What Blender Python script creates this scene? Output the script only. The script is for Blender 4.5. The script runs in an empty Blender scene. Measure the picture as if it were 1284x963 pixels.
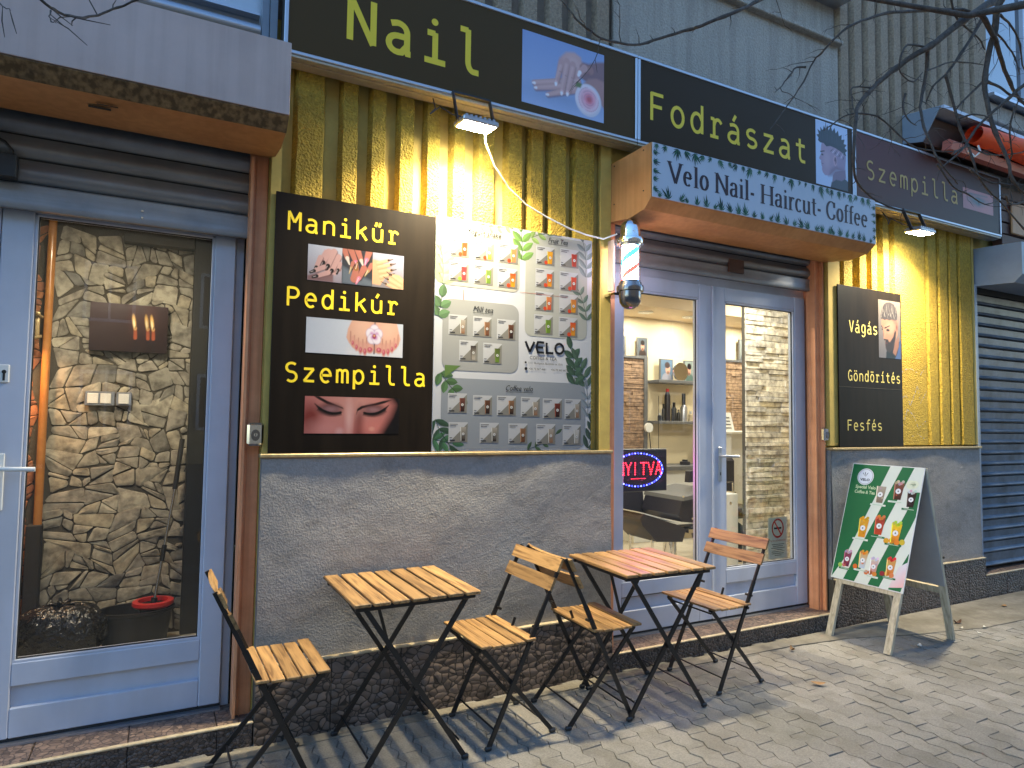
import bpy, math, random
import numpy as np
from mathutils import Vector, Matrix
random.seed(11); RNG = np.random.default_rng(5)
SC = bpy.context.scene; COL = SC.collection
R = math.radians
# ------------------------------------------------------------ camera
cd = bpy.data.cameras.new('camera'); cam = bpy.data.objects.new('camera', cd); COL.objects.link(cam)
cd.sensor_width = 36; cd.lens = 36*830/1284; cd.clip_end = 500; cd.clip_start = .02
yaw, pitch, roll = 0.48298112, 0.05518602, 0.01341854
f = Vector((math.sin(yaw)*math.cos(pitch), math.cos(yaw)*math.cos(pitch), math.sin(pitch)))
r = Vector((math.cos(yaw), -math.sin(yaw), 0)); u = r.cross(f)
r2 = r*math.cos(roll)+u*math.sin(roll); u2 = -r*math.sin(roll)+u*math.cos(roll)
cam.matrix_world = Matrix(((r2.x,u2.x,-f.x,0),(r2.y,u2.y,-f.y,0),(r2.z,u2.z,-f.z,1.42),(0,0,0,1)))
SC.camera = cam
# ------------------------------------------------------------ dusk sky and weak sun
W = bpy.data.worlds.new('World'); SC.world = W; W.use_nodes = True
nt = W.node_tree; bg = nt.nodes['Background']
sky = nt.nodes.new('ShaderNodeTexSky'); sky.sky_type = 'NISHITA'; sky.sun_disc = False
SUN_EL, SUN_AZ = R(12), R(60)      # azimuth measured from +y towards +x: the sun sets behind the building
sky.sun_elevation = SUN_EL; sky.sun_rotation = SUN_AZ; sky.ozone_density = 3.4; sky.air_density = 1.0; sky.dust_density = .5
nt.links.new(sky.outputs[0], bg.inputs[0]); bg.inputs[1].default_value = 0.15
sl = bpy.data.lights.new('sun', 'SUN'); sl.energy = .15; sl.angle = R(.5); sl.color = (1,.85,.7)
so = bpy.data.objects.new('sun', sl); COL.objects.link(so)
sd = Vector((math.sin(SUN_AZ)*math.cos(SUN_EL), math.cos(SUN_AZ)*math.cos(SUN_EL), math.sin(SUN_EL)))
so.rotation_euler = sd.to_track_quat('Z','Y').to_euler(); so.location = (6,10,9)
SC.view_settings.view_transform = 'Standard'; SC.view_settings.look = 'None'; SC.view_settings.exposure = 1.97; SC.view_settings.gamma = 1
LAMP_W = 19; SALON_W = 4.6; SPOT_W = 1.3
SC.render.engine = 'CYCLES'; SC.cycles.max_bounces = 6; SC.cycles.transparent_max_bounces = 12

# ------------------------------------------------------------ helpers
def lin(c):
    return tuple((x/12.92 if x <= .04045 else ((x+.055)/1.055)**2.4) for x in c)
def hx(s):
    return lin(tuple(int(s[i:i+2],16)/255 for i in (0,2,4)))
class MB:
    def __init__(s): s.v=[]; s.f=[]; s.m=[]; s.c=[]; s.mi=0
    def add(s, vs, fs, col=None):
        o=len(s.v); s.v += [tuple(p) for p in vs]
        for q in fs: s.f.append(tuple(i+o for i in q)); s.m.append(s.mi); s.c.append(col)
        return s
    def box(s, x0,y0,z0, x1,y1,z1, bev=0):
        if bev <= 0:
            vs=[(x,y,z) for z in (z0,z1) for y in (y0,y1) for x in (x0,x1)]
            return s.add(vs, [(0,2,3,1),(4,5,7,6),(0,1,5,4),(2,6,7,3),(0,4,6,2),(1,3,7,5)])
        b=min(bev,(x1-x0)*.45,(y1-y0)*.45,(z1-z0)*.45)
        vs=[];idx={}
        for sx in (0,1):
            for sy in (0,1):
                for sz in (0,1):
                    X=(x0,x1)[sx];Y=(y0,y1)[sy];Z=(z0,z1)[sz]
                    dx=b*(1-2*sx);dy=b*(1-2*sy);dz=b*(1-2*sz)
                    for a,p in (('x',(X,Y+dy,Z+dz)),('y',(X+dx,Y,Z+dz)),('z',(X+dx,Y+dy,Z))):
                        idx[sx,sy,sz,a]=len(vs);vs.append(p)
        fs=[]
        I=lambda *k:idx[k]
        fs+= [(I(0,0,0,'x'),I(0,0,1,'x'),I(0,1,1,'x'),I(0,1,0,'x')),(I(1,0,0,'x'),I(1,1,0,'x'),I(1,1,1,'x'),I(1,0,1,'x'))]
        fs+= [(I(0,0,0,'y'),I(1,0,0,'y'),I(1,0,1,'y'),I(0,0,1,'y')),(I(0,1,0,'y'),I(0,1,1,'y'),I(1,1,1,'y'),I(1,1,0,'y'))]
        fs+= [(I(0,0,0,'z'),I(0,1,0,'z'),I(1,1,0,'z'),I(1,0,0,'z')),(I(0,0,1,'z'),I(1,0,1,'z'),I(1,1,1,'z'),I(0,1,1,'z'))]
        for p in (0,1):
            for q in (0,1):
                e=[(I(p,q,0,'x'),I(p,q,1,'x'),I(p,q,1,'y'),I(p,q,0,'y')),(I(p,0,q,'x'),I(p,0,q,'z'),I(p,1,q,'z'),I(p,1,q,'x')),(I(0,p,q,'y'),I(1,p,q,'y'),I(1,p,q,'z'),I(0,p,q,'z'))]
                e=[t[::-1] if (k!=1)==(p==q) else t for k,t in enumerate(e)]
                fs+=e
        for a in (0,1):
            for b_ in (0,1):
                for c_ in (0,1):
                    t=(I(a,b_,c_,'x'),I(a,b_,c_,'y'),I(a,b_,c_,'z'))
                    fs.append(t if (a+b_+c_)%2==0 else t[::-1])
        return s.add(vs,fs)
    def prism(s, pts, axis, a, b):          # pts: 2D outline; axis: 'x','y','z' extrusion
        n=len(pts)
        def P(p,t): return {'x':(t,p[0],p[1]),'y':(p[0],t,p[1]),'z':(p[0],p[1],t)}[axis]
        vs=[P(p,a) for p in pts]+[P(p,b) for p in pts]
        return s.add(vs, [tuple(range(n))[::-1],tuple(range(n,2*n))]+[(i,(i+1)%n,n+(i+1)%n,n+i) for i in range(n)])
    def bar(s, p, q, w, h=None, up=(0,0,1)):      # rectangular bar from p to q
        h=w if h is None else h; p=Vector(p); q=Vector(q); d=(q-p).normalized(); U=Vector(up)
        if abs(d.dot(U))>.98: U=Vector((0,1,0))
        a=d.cross(U).normalized()*w/2; b=a.cross(d).normalized()*h/2
        vs=[p-a-b,p+a-b,p+a+b,p-a+b,q-a-b,q+a-b,q+a+b,q-a+b]
        return s.add(vs,[(3,2,1,0),(4,5,6,7),(0,1,5,4),(1,2,6,5),(2,3,7,6),(3,0,4,7)])
    def tube(s, pts, rad, n=8, caps=True):
        pts=[Vector(p) for p in pts]; k=len(pts)
        if not hasattr(rad,'__len__'): rad=[rad]*k
        vs=[];prev=None
        for i,p in enumerate(pts):
            d=(pts[min(i+1,k-1)]-pts[max(i-1,0)]).normalized()
            if prev is None:
                t=Vector((0,0,1)) if abs(d.z)<.9 else Vector((1,0,0)); a=d.cross(t).normalized()
            else: a=(prev-d*prev.dot(d)).normalized()
            prev=a; b=d.cross(a)
            for j in range(n):
                an=2*math.pi*j/n; vs.append(p+(a*math.cos(an)+b*math.sin(an))*rad[i])
        fs=[(i*n+j,i*n+(j+1)%n,(i+1)*n+(j+1)%n,(i+1)*n+j) for i in range(k-1) for j in range(n)]
        if caps: fs+= [tuple(range(n))[::-1],tuple((k-1)*n+j for j in range(n))]
        return s.add(vs,fs)
    def lathe(s, prof, n=24, c=(0,0,0)):     # prof: [(r,z)]
        vs=[(c[0]+r*math.cos(2*math.pi*j/n),c[1]+r*math.sin(2*math.pi*j/n),c[2]+z) for r,z in prof for j in range(n)]
        k=len(prof)
        fs=[(i*n+j,i*n+(j+1)%n,(i+1)*n+(j+1)%n,(i+1)*n+j) for i in range(k-1) for j in range(n)]
        if prof[0][0]>1e-5: fs.append(tuple(range(n))[::-1])
        if prof[-1][0]>1e-5: fs.append(tuple((k-1)*n+j for j in range(n)))
        return s.add(vs,fs)
    def build(s, name, mats, parent=None, smooth=False, kind=None, loc=None):
        me=bpy.data.meshes.new(name); me.from_pydata(s.v,[],s.f)
        if not isinstance(mats,(list,tuple)): mats=[mats]
        for m in mats: me.materials.append(m)
        if len(mats)>1: me.polygons.foreach_set('material_index', s.m)
        if any(c is not None for c in s.c):
            at=me.color_attributes.new('Col','FLOAT_COLOR','CORNER'); arr=[]
            for p,c in zip(me.polygons,s.c):
                c=c or (1,1,1)
                if isinstance(c[0],(tuple,list)):
                    for q in c: arr+= [q[0],q[1],q[2],1]
                else: arr+= [c[0],c[1],c[2],1]*p.loop_total
            at.data.foreach_set('color',arr)
        if smooth: me.polygons.foreach_set('use_smooth',[True]*len(me.polygons))
        me.update()
        o=bpy.data.objects.new(name,me); COL.objects.link(o)
        if parent is not None: o.parent=parent
        if loc: o.location=loc
        if kind: o['kind']=kind
        return o
def sm(o, ang=40):
    me=o.data; me.polygons.foreach_set('use_smooth',[True]*len(me.polygons)); me.set_sharp_from_angle(angle=R(ang)); return o
def tag(o, label=None, cat=None, group=None, kind=None):
    if label: o['label']=label
    if cat: o['category']=cat
    if group: o['group']=group
    if kind: o['kind']=kind
    return o
def thing(name, label, cat, loc=(0,0,0), rz=0, group=None):
    o=bpy.data.objects.new(name,None); COL.objects.link(o); o.empty_display_size=.1
    o.location=loc; o.rotation_euler=(0,0,rz); return tag(o,label,cat,group)
def copy_tree(o, parent=None):
    c=o.copy(); COL.objects.link(c)
    if parent is not None: c.parent=parent
    for ch in list(o.children): copy_tree(ch,c)
    return c
def keepw(o, parent):      # parent an object built in world coordinates under a moved empty
    o.parent=parent; o.matrix_parent_inverse=Matrix.Translation(-Vector(parent.location)) if parent.rotation_euler.z==0 else parent.matrix_basis.inverted(); return o

# ------------------------------------------------------------ materials
def mat(name, col=(.5,.5,.5), rough=.6, metal=0, spec=.5, emis=None, es=0, noise=None, bump=None, rnd=0, alpha=None, coat=0, extra=None):
    """noise=(scale, amount, col2); bump=(scale, strength[, detail]); rnd = per-object brightness spread"""
    m=bpy.data.materials.new(name); m.use_nodes=True; n=m.node_tree.nodes; l=m.node_tree.links
    b=n['Principled BSDF']; b.inputs['Base Color'].default_value=(*col,1); b.inputs['Roughness'].default_value=rough
    b.inputs['Metallic'].default_value=metal; b.inputs['Specular IOR Level'].default_value=spec
    if coat: b.inputs['Coat Weight'].default_value=coat; b.inputs['Coat Roughness'].default_value=.1
    if emis: b.inputs['Emission Color'].default_value=(*emis,1); b.inputs['Emission Strength'].default_value=es
    tc=n.new('ShaderNodeTexCoord'); geo=n.new('ShaderNodeNewGeometry'); out=None
    if noise:
        t=n.new('ShaderNodeTexNoise'); t.inputs['Scale'].default_value=noise[0]; t.inputs['Detail'].default_value=6; t.inputs['Roughness'].default_value=.65
        l.new(geo.outputs['Position'],t.inputs['Vector'])
        rp=n.new('ShaderNodeValToRGB'); rp.color_ramp.elements[0].position=.5-.5*noise[1]/2; rp.color_ramp.elements[1].position=.5+.5*noise[1]/2
        rp.color_ramp.elements[0].color=(*noise[2],1); rp.color_ramp.elements[1].color=(*col,1)
        l.new(t.outputs['Fac'],rp.inputs['Fac']); out=rp.outputs['Color']
    if rnd:
        oi=n.new('ShaderNodeObjectInfo'); mr=n.new('ShaderNodeMapRange'); mr.inputs[3].default_value=1-rnd; mr.inputs[4].default_value=1+rnd
        l.new(oi.outputs['Random'],mr.inputs[0]); mx=n.new('ShaderNodeMix'); mx.data_type='RGBA'; mx.blend_type='MULTIPLY'; mx.inputs[0].default_value=1
        if out: l.new(out,mx.inputs[6])
        else: mx.inputs[6].default_value=(*col,1)
        l.new(mr.outputs[0],mx.inputs[7]); out=mx.outputs[2]
    if out: l.new(out,b.inputs['Base Color'])
    if bump:
        bs=bump if isinstance(bump,list) else [bump]; prev=None
        for q in bs:
            t=n.new('ShaderNodeTexNoise'); t.inputs['Scale'].default_value=q[0]; t.inputs['Detail'].default_value=q[2] if len(q)>2 else 4
            l.new(geo.outputs['Position'],t.inputs['Vector'])
            bp=n.new('ShaderNodeBump'); bp.inputs['Strength'].default_value=q[1]; bp.inputs['Distance'].default_value=q[3] if len(q)>3 else .01
            l.new(t.outputs['Fac'],bp.inputs['Height'])
            if prev: l.new(prev.outputs[0],bp.inputs['Normal'])
            prev=bp
        l.new(prev.outputs[0],b.inputs['Normal'])
    return m
def ramp(n,l,src,stops):
    rp=n.new('ShaderNodeValToRGB'); cr=rp.color_ramp
    while len(cr.elements)<len(stops): cr.elements.new(.5)
    for e,(p,c) in zip(cr.elements,stops): e.position=p; e.color=(*c,1)
    l.new(src,rp.inputs['Fac']); return rp.outputs['Color']
def wood(name, c1, c2, rough=.5, rnd=.18, axis=1):
    m=mat(name,c1,rough); n=m.node_tree.nodes; l=m.node_tree.links; b=n['Principled BSDF']
    tc=n.new('ShaderNodeTexCoord'); mp=n.new('ShaderNodeMapping'); s=[60,60,60]; s[axis]=4; mp.inputs['Scale'].default_value=s
    oi=n.new('ShaderNodeObjectInfo'); ml=n.new('ShaderNodeMath'); ml.operation='MULTIPLY'; ml.inputs[1].default_value=37; l.new(oi.outputs['Random'],ml.inputs[0])
    l.new(tc.outputs['Object'],mp.inputs['Vector']); cb=n.new('ShaderNodeCombineXYZ'); l.new(ml.outputs[0],cb.inputs[0]); l.new(ml.outputs[0],cb.inputs[2]); l.new(cb.outputs[0],mp.inputs['Location'])
    t=n.new('ShaderNodeTexNoise'); t.inputs['Scale'].default_value=1; t.inputs['Detail'].default_value=6; t.inputs['Distortion'].default_value=.6; l.new(mp.outputs[0],t.inputs['Vector'])
    col=ramp(n,l,t.outputs['Fac'],[(.3,c2),(.52,c1),(.75,tuple(min(1,x*1.25) for x in c1))])
    mr=n.new('ShaderNodeMapRange'); mr.inputs[3].default_value=1-rnd; mr.inputs[4].default_value=1+rnd; l.new(oi.outputs['Random'],mr.inputs[0])
    mx=n.new('ShaderNodeMix'); mx.data_type='RGBA'; mx.blend_type='MULTIPLY'; mx.inputs[0].default_value=1; l.new(col,mx.inputs[6]); l.new(mr.outputs[0],mx.inputs[7]); l.new(mx.outputs[2],b.inputs['Base Color'])
    bp=n.new('ShaderNodeBump'); bp.inputs['Strength'].default_value=.25; bp.inputs['Distance'].default_value=.002; l.new(t.outputs['Fac'],bp.inputs['Height']); l.new(bp.outputs[0],b.inputs['Normal'])
    return m
def vmat(name, rough=.4, em=0, spec=.5, vein=False):
    m=mat(name,(.5,.5,.5),rough,spec=spec); n=m.node_tree.nodes; l=m.node_tree.links; b=n['Principled BSDF']
    a=n.new('ShaderNodeVertexColor'); a.layer_name='Col'; l.new(a.outputs[0],b.inputs['Base Color'])
    if em: l.new(a.outputs[0],b.inputs['Emission Color']); b.inputs['Emission Strength'].default_value=em
    return m
def glass(name, tint=(1,1,1), rough=0, f0=.05):
    m=bpy.data.materials.new(name); m.use_nodes=True; n=m.node_tree.nodes; l=m.node_tree.links; n.remove(n['Principled BSDF'])
    tr=n.new('ShaderNodeBsdfTransparent'); tr.inputs[0].default_value=(*tint,1); gl=n.new('ShaderNodeBsdfGlossy'); gl.inputs['Roughness'].default_value=rough
    fr=n.new('ShaderNodeFresnel'); ge=n.new('ShaderNodeNewGeometry'); io=n.new('ShaderNodeMapRange'); io.inputs[3].default_value=1.5; io.inputs[4].default_value=1/1.5; l.new(ge.outputs['Backfacing'],io.inputs[0]); l.new(io.outputs[0],fr.inputs[0]); mx=n.new('ShaderNodeMixShader')
    l.new(fr.outputs[0],mx.inputs[0]); l.new(tr.outputs[0],mx.inputs[1]); l.new(gl.outputs[0],mx.inputs[2]); l.new(mx.outputs[0],n['Material Output'].inputs[0]); return m
def voro_mat(name, scale, c1, c2, joint, rough=.35, strength=.8, stretch=(1,1,1.3)):
    """pebble relief: rounded cells with dark joints"""
    m=mat(name,c1,rough); n=m.node_tree.nodes; l=m.node_tree.links; b=n['Principled BSDF']
    geo=n.new('ShaderNodeNewGeometry'); mp=n.new('ShaderNodeMapping'); mp.inputs['Scale'].default_value=stretch; l.new(geo.outputs['Position'],mp.inputs['Vector'])
    wn=n.new('ShaderNodeTexNoise'); wn.inputs['Scale'].default_value=9; l.new(mp.outputs[0],wn.inputs['Vector'])
    ad=n.new('ShaderNodeMix'); ad.data_type='VECTOR'; ad.inputs[0].default_value=.06; l.new(mp.outputs[0],ad.inputs[4]); l.new(wn.outputs['Color'],ad.inputs[5])
    v=n.new('ShaderNodeTexVoronoi'); v.feature='DISTANCE_TO_EDGE'; v.inputs['Scale'].default_value=scale; l.new(ad.outputs[1],v.inputs['Vector'])
    v2=n.new('ShaderNodeTexVoronoi'); v2.inputs['Scale'].default_value=scale; l.new(ad.outputs[1],v2.inputs['Vector'])
    sp=n.new('ShaderNodeSeparateColor'); l.new(v2.outputs['Color'],sp.inputs[0])
    col=ramp(n,l,sp.outputs[0],[(0,c1),(.6,c2),(1,tuple(x*.6 for x in c1))])
    msk=ramp(n,l,v.outputs['Distance'],[(.02,(0,0,0)),(.09,(1,1,1))])
    mx=n.new('ShaderNodeMix'); mx.data_type='RGBA'; mx.inputs[6].default_value=(*joint,1); l.new(msk,mx.inputs[0]); l.new(col,mx.inputs[7]); l.new(mx.outputs[2],b.inputs['Base Color'])
    h=ramp(n,l,v2.outputs['Distance'],[(.0,(1,1,1)),(.3,(.85,.85,.85)),(.55,(.4,.4,.4)),(.8,(0,0,0))])
    bp=n.new('ShaderNodeBump'); bp.inputs['Strength'].default_value=strength; bp.inputs['Distance'].default_value=.008; l.new(h,bp.inputs['Height']); l.new(bp.outputs[0],b.inputs['Normal'])
    return m
M={}
M['paver']=mat('paver_concrete',(.33,.308,.275),.85,noise=(130,.8,(.195,.182,.163)),rnd=.13,bump=[(230,.8,4,.004),(9,.35,3,.02)])
M['joint']=mat('joint_sand',(.21,.19,.16),.95,noise=(80,.5,(.12,.11,.09)),bump=(120,.5,4,.004))
M['strip']=mat('strip_concrete',(.28,.255,.21),.9,noise=(14,.8,(.19,.17,.14)),bump=[(60,.6,5,.006),(7,.4,3,.02)])
M['plaster']=mat('grey_plaster',(.315,.30,.288),.85,noise=(60,.8,(.235,.225,.217)),bump=[(110,.6,6,.006),(9,.45,6,.02),(260,.4,4,.003)])
M['plaster2']=mat('upper_plaster',(.50,.445,.38),.9,noise=(70,.8,(.33,.30,.26)),bump=[(70,.9,6,.012)])
M['rib_rough']=mat('mustard_roughcast',(.62,.42,.05),.85,noise=(45,.8,(.36,.24,.03)),bump=[(95,1,6,.02),(28,.5,3,.012)])
M['rib_smooth']=mat('mustard_groove',(.56,.40,.10),.8,noise=(9,.7,(.45,.32,.08)),bump=(40,.25,4,.004))
M['conc_rib']=mat('grey_roughcast',(.50,.385,.27),.9,noise=(60,.8,(.25,.19,.135)),bump=[(90,1,5,.01)])
M['conc_groove']=mat('grey_groove',(.25,.195,.145),.9,noise=(20,.7,(.17,.135,.10)),bump=(60,.4,4,.005))
M['tile']=voro_mat('pebble_tile',26,(.155,.115,.095),(.24,.18,.145),(.03,.025,.022),strength=.8,rough=.5)
M['tile_small']=voro_mat('chip_tile',60,(.07,.055,.05),(.17,.125,.105),(.02,.017,.015),strength=.6,rough=.5)
M['tread']=voro_mat('tread_tile',42,(.14,.10,.085),(.26,.18,.14),(.05,.04,.035),strength=.35,rough=.45,stretch=(1,1,1))
M['trim']=mat('cream_trim',(.62,.52,.36),.5,noise=(30,.6,(.42,.33,.2)))
M['ledge']=mat('brass_ledge',(.50,.38,.20),.45,metal=.4,noise=(35,.8,(.3,.22,.11)),bump=(60,.3,4,.003))
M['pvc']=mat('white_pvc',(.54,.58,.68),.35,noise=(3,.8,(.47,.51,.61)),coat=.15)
M['pvc_dark']=mat('gasket_black',(.02,.02,.02),.6)
M['copper']=mat('orange_painted_steel',(.84,.38,.19),.42,noise=(12,.8,(.72,.30,.14)),bump=(30,.1,3,.002))
M['copper_b']=mat('shutter_box_orange',(.58,.29,.11),.5,noise=(5,.9,(.50,.235,.085)),bump=(12,.08,3,.004))
M['dirty']=mat('grimy_orange',(.30,.19,.085),.7,noise=(18,.8,(.15,.10,.05)),bump=(45,.4,5,.004))
M['box_paint']=mat('mauve_grey_paint',(.60,.45,.40),.55,noise=(4,.9,(.52,.39,.35)),bump=(9,.1,3,.004))
M['slat']=mat('grey_steel_slat',(.34,.34,.35),.36,metal=.45,noise=(7,.8,(.26,.26,.27)),bump=(5,.08,3,.01))
M['slat_blue']=mat('blue_grey_slat',(.17,.21,.27),.4,metal=.3,noise=(6,.8,(.07,.09,.12)))
M['blue_panel']=mat('blue_grey_sheet',(.26,.31,.38),.4,noise=(4,.8,(.21,.25,.31)))
M['alu']=mat('aluminium',(.45,.47,.52),.35,metal=.8)
M['alu_dull']=mat('dull_aluminium',(.50,.44,.34),.5,metal=.4,noise=(20,.7,(.38,.33,.25)))
M['sign_black']=mat('black_sign_vinyl',(.048,.029,.013),.45,spec=.14,bump=[(2.2,.12,2,.03)])
M['poster_black']=mat('black_poster',(.012,.008,.005),.42,spec=.16,bump=[(3,.1,2,.02)])
M['yellow']=mat('yellow_vinyl',(.85,.62,.02),.45)
M['cream_letter']=mat('pale_yellow_vinyl',(.66,.55,.16),.45)
M['velo_white']=mat('pale_sign_face',(.50,.56,.66),.45,noise=(3,.8,(.46,.52,.61)))
M['ink']=mat('dark_ink',(.03,.012,.02),.5)
M['black_steel']=mat('black_powder_steel',(.012,.011,.011),.38)
M['acacia']=wood('acacia_slat',(.35,.20,.078),(.14,.07,.026),.5,.28)
M['acacia_x']=wood('acacia_slat_long',(.44,.23,.075),(.22,.10,.03),.5,.22,axis=1)
M['pine']=wood('weathered_pine',(.52,.45,.32),(.34,.28,.19),.7,.1,axis=2)
M['grey_board']=mat('grey_hardboard',(.34,.33,.33),.7,noise=(4,.8,(.28,.27,.27)))
M['glass']=glass('clear_glass',(.93,.95,.94))
M['glass_t']=glass('tube_glass')
M['chrome']=mat('chrome',(.7,.7,.72),.12,metal=1)
M['chrome_d']=mat('smoked_chrome',(.25,.24,.25),.18,metal=1)
M['print']=vmat('printed_ink',.45,spec=.3)
M['print_gloss']=vmat('printed_photo',.3)
M['bark']=mat('dark_bark',(.115,.092,.075),.9,noise=(40,.8,(.04,.032,.028)),bump=(90,.8,5,.004))
M['joint_dark']=mat('mortar_dark',(.075,.066,.052),.95,bump=(60,.6,5,.006))
def stone_mat(name, cols, rough=.8, bs=.7):
    m=mat(name,cols[0],rough,bump=[(25,bs*.6,6,.008),(90,.4,5,.003)]); n=m.node_tree.nodes; l=m.node_tree.links; b=n['Principled BSDF']
    oi=n.new('ShaderNodeObjectInfo'); k=len(cols); c1=ramp(n,l,oi.outputs['Random'],[(i/k,c) for i,c in enumerate(cols)])
    geo=n.new('ShaderNodeNewGeometry'); t=n.new('ShaderNodeTexNoise'); t.inputs['Scale'].default_value=22; t.inputs['Detail'].default_value=7; l.new(geo.outputs['Position'],t.inputs['Vector'])
    c2=ramp(n,l,t.outputs['Fac'],[(.3,(.45,.42,.4)),(.62,(1.15,1.12,1.05))]); mx=n.new('ShaderNodeMix'); mx.data_type='RGBA'; mx.blend_type='MULTIPLY'; mx.inputs[0].default_value=1
    l.new(c1,mx.inputs[6]); l.new(c2,mx.inputs[7]); l.new(mx.outputs[2],b.inputs['Base Color']); return m
M['stone']=stone_mat('field_stone',[(.39,.37,.31),(.27,.26,.23),(.49,.46,.38),(.18,.18,.175),(.43,.39,.30),(.33,.31,.27)])
M['lamplit_stone']=stone_mat('lamplit_field_stone',[(.42,.17,.08),(.36,.14,.06),(.50,.22,.10),(.28,.12,.07)])  # orange light of the spot lamp put into the stone colour
M['ledgestone']=stone_mat('pale_ledge_stone',[(.74,.73,.68),(.64,.63,.60),(.80,.78,.72),(.54,.54,.53)])
M['brownstone']=stone_mat('brown_ledge_stone',[(.45,.31,.20),(.36,.24,.16),(.54,.38,.25),(.30,.20,.14)])
M['cream_wall']=mat('cream_wall',(.80,.68,.45),.7,noise=(2,.8,(.77,.65,.42)))
M['ceil']=mat('white_ceiling',(.80,.77,.68),.8)
M['floor_t']=mat('beige_floor_tile',(.62,.55,.42),.25,noise=(6,.8,(.55,.48,.36)),rnd=.05)
M['floor_g']=mat('pale_floor_tile',(.45,.45,.40),.3,noise=(8,.9,(.33,.33,.29)),rnd=.05)
M['dark']=mat('dark_room_paint',(.045,.04,.035),.8,noise=(6,.6,(.03,.028,.024)))
M['olive']=mat('olive_wall',(.20,.17,.10),.8)
M['leather']=mat('black_leather',(.022,.019,.026),.42,bump=(30,.2,4,.004))
M['leather_g']=mat('grey_leather_edge',(.14,.14,.14),.45)
M['white_pl']=mat('white_plastic',(.75,.75,.72),.35)
M['black_pl']=mat('black_plastic',(.02,.02,.02),.4)
M['red_pl']=mat('red_plastic',(.50,.02,.02),.35)
M['bin_bag']=mat('black_bin_bag',(.012,.012,.012),.22,spec=.7,bump=[(26,1,3,.03)])
M['post']=mat('varnished_post',(.50,.22,.06),.25,noise=(10,.7,(.38,.15,.04)),coat=.3)
M['fabric_red']=mat('red_awning_cloth',(.90,.10,.02),.7,bump=(60,.2,3,.003))
M['salmon']=mat('salmon_bar',(.55,.16,.12),.5)
M['brownboard']=mat('brown_board',(.10,.04,.025),.6,noise=(14,.7,(.06,.025,.015)))
M['leaf_dry']=mat('dry_leaf',(.30,.17,.07),.8)
M['paper']=mat('paper_scrap',(.65,.62,.55),.8)
def emit(name,c,s):
    m=mat(name,(0,0,0),1,emis=c,es=s); return m
M['led']=emit('led_panel',(1,.95,.8),60)
M['cled']=emit('ceiling_led',(1,.9,.72),18)
M['tube']=vmat('glowing_stripes',.3,em=8)
M['led_dots']=vmat('led_dots',.4,em=5)

def stain(m, sc, lo, a=.35, b=.65, detail=5):
    """multiply the base colour by large soft stains (sc = scale per axis)"""
    n=m.node_tree.nodes; l=m.node_tree.links; p=n['Principled BSDF']; inp=p.inputs['Base Color']; src=inp.links[0].from_socket if inp.links else None
    geo=n.new('ShaderNodeNewGeometry'); mp=n.new('ShaderNodeMapping'); mp.inputs['Scale'].default_value=sc; l.new(geo.outputs['Position'],mp.inputs['Vector'])
    t=n.new('ShaderNodeTexNoise'); t.inputs['Scale'].default_value=1; t.inputs['Detail'].default_value=detail; l.new(mp.outputs[0],t.inputs['Vector'])
    c=ramp(n,l,t.outputs['Fac'],[(a,lo),(b,(1,1,1))]); mx=n.new('ShaderNodeMix'); mx.data_type='RGBA'; mx.blend_type='MULTIPLY'; mx.inputs[0].default_value=1
    if src: l.new(src,mx.inputs[6])
    else: mx.inputs[6].default_value=inp.default_value
    l.new(c,mx.inputs[7]); l.new(mx.outputs[2],inp)
stain(M['plaster'],(2.2,1,1.6),(.84,.835,.83)); stain(M['plaster'],(7,1,13),(.86,.85,.84),.36,.46)
stain(M['paver'],(.9,1.1,1),(.74,.73,.70)); stain(M['paver'],(6,6,1),(.84,.83,.80),.40,.52); stain(M['strip'],(3,5,1),(.70,.68,.63))
stain(M['dirty'],(42,42,3),(.35,.33,.28),.40,.62); stain(M['copper_b'],(3,3,4),(.82,.78,.72)); stain(M['copper_b'],(30,30,2),(.88,.86,.82),.40,.60)
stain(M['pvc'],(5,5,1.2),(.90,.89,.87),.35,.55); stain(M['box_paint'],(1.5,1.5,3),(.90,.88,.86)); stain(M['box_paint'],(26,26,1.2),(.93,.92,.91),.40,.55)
stain(M['plaster2'],(16,16,1.1),(.84,.83,.82),.40,.60); stain(M['conc_rib'],(1.2,1,.8),(.80,.79,.78)); stain(M['slat'],(2,2,30),(.80,.78,.76)); stain(M['slat_blue'],(8,8,.8),(.80,.80,.80))
stain(M['rib_rough'],(1.6,1,1.2),(.80,.78,.76)); stain(M['copper'],(30,30,1.2),(.80,.76,.72),.38,.58); stain(M['tile'],(1.5,1,3),(.75,.74,.73)); stain(M['poster_black'],(20,20,2),(.6,.6,.6))
# ------------------------------------------------------------ ground
g=MB().box(-40,-40,-.30,60,3.10,-.012).build('pavement',M['joint'],kind='structure')
tag(g,'grey block paved pavement running along the shop fronts','pavement')
MB().prism([(-3,3.10),(-3,3.028),(-.6,3.034),(.2,3.022),(.8,3.036),(1.5,3.02),(2.3,3.03),(3.1,3.00),(3.6,2.99),(4.1,2.93),(4.6,2.78),(5.2,2.66),(6.2,2.62),(8,2.58),(60,2.5),(60,3.10)][::-1],'z',-.10,.0035).build('concrete_strip',M['strip'],g)
MB().box(-40,3.10,-.30,60,30,-.02).build('ground',M['joint'],kind='structure')
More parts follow.
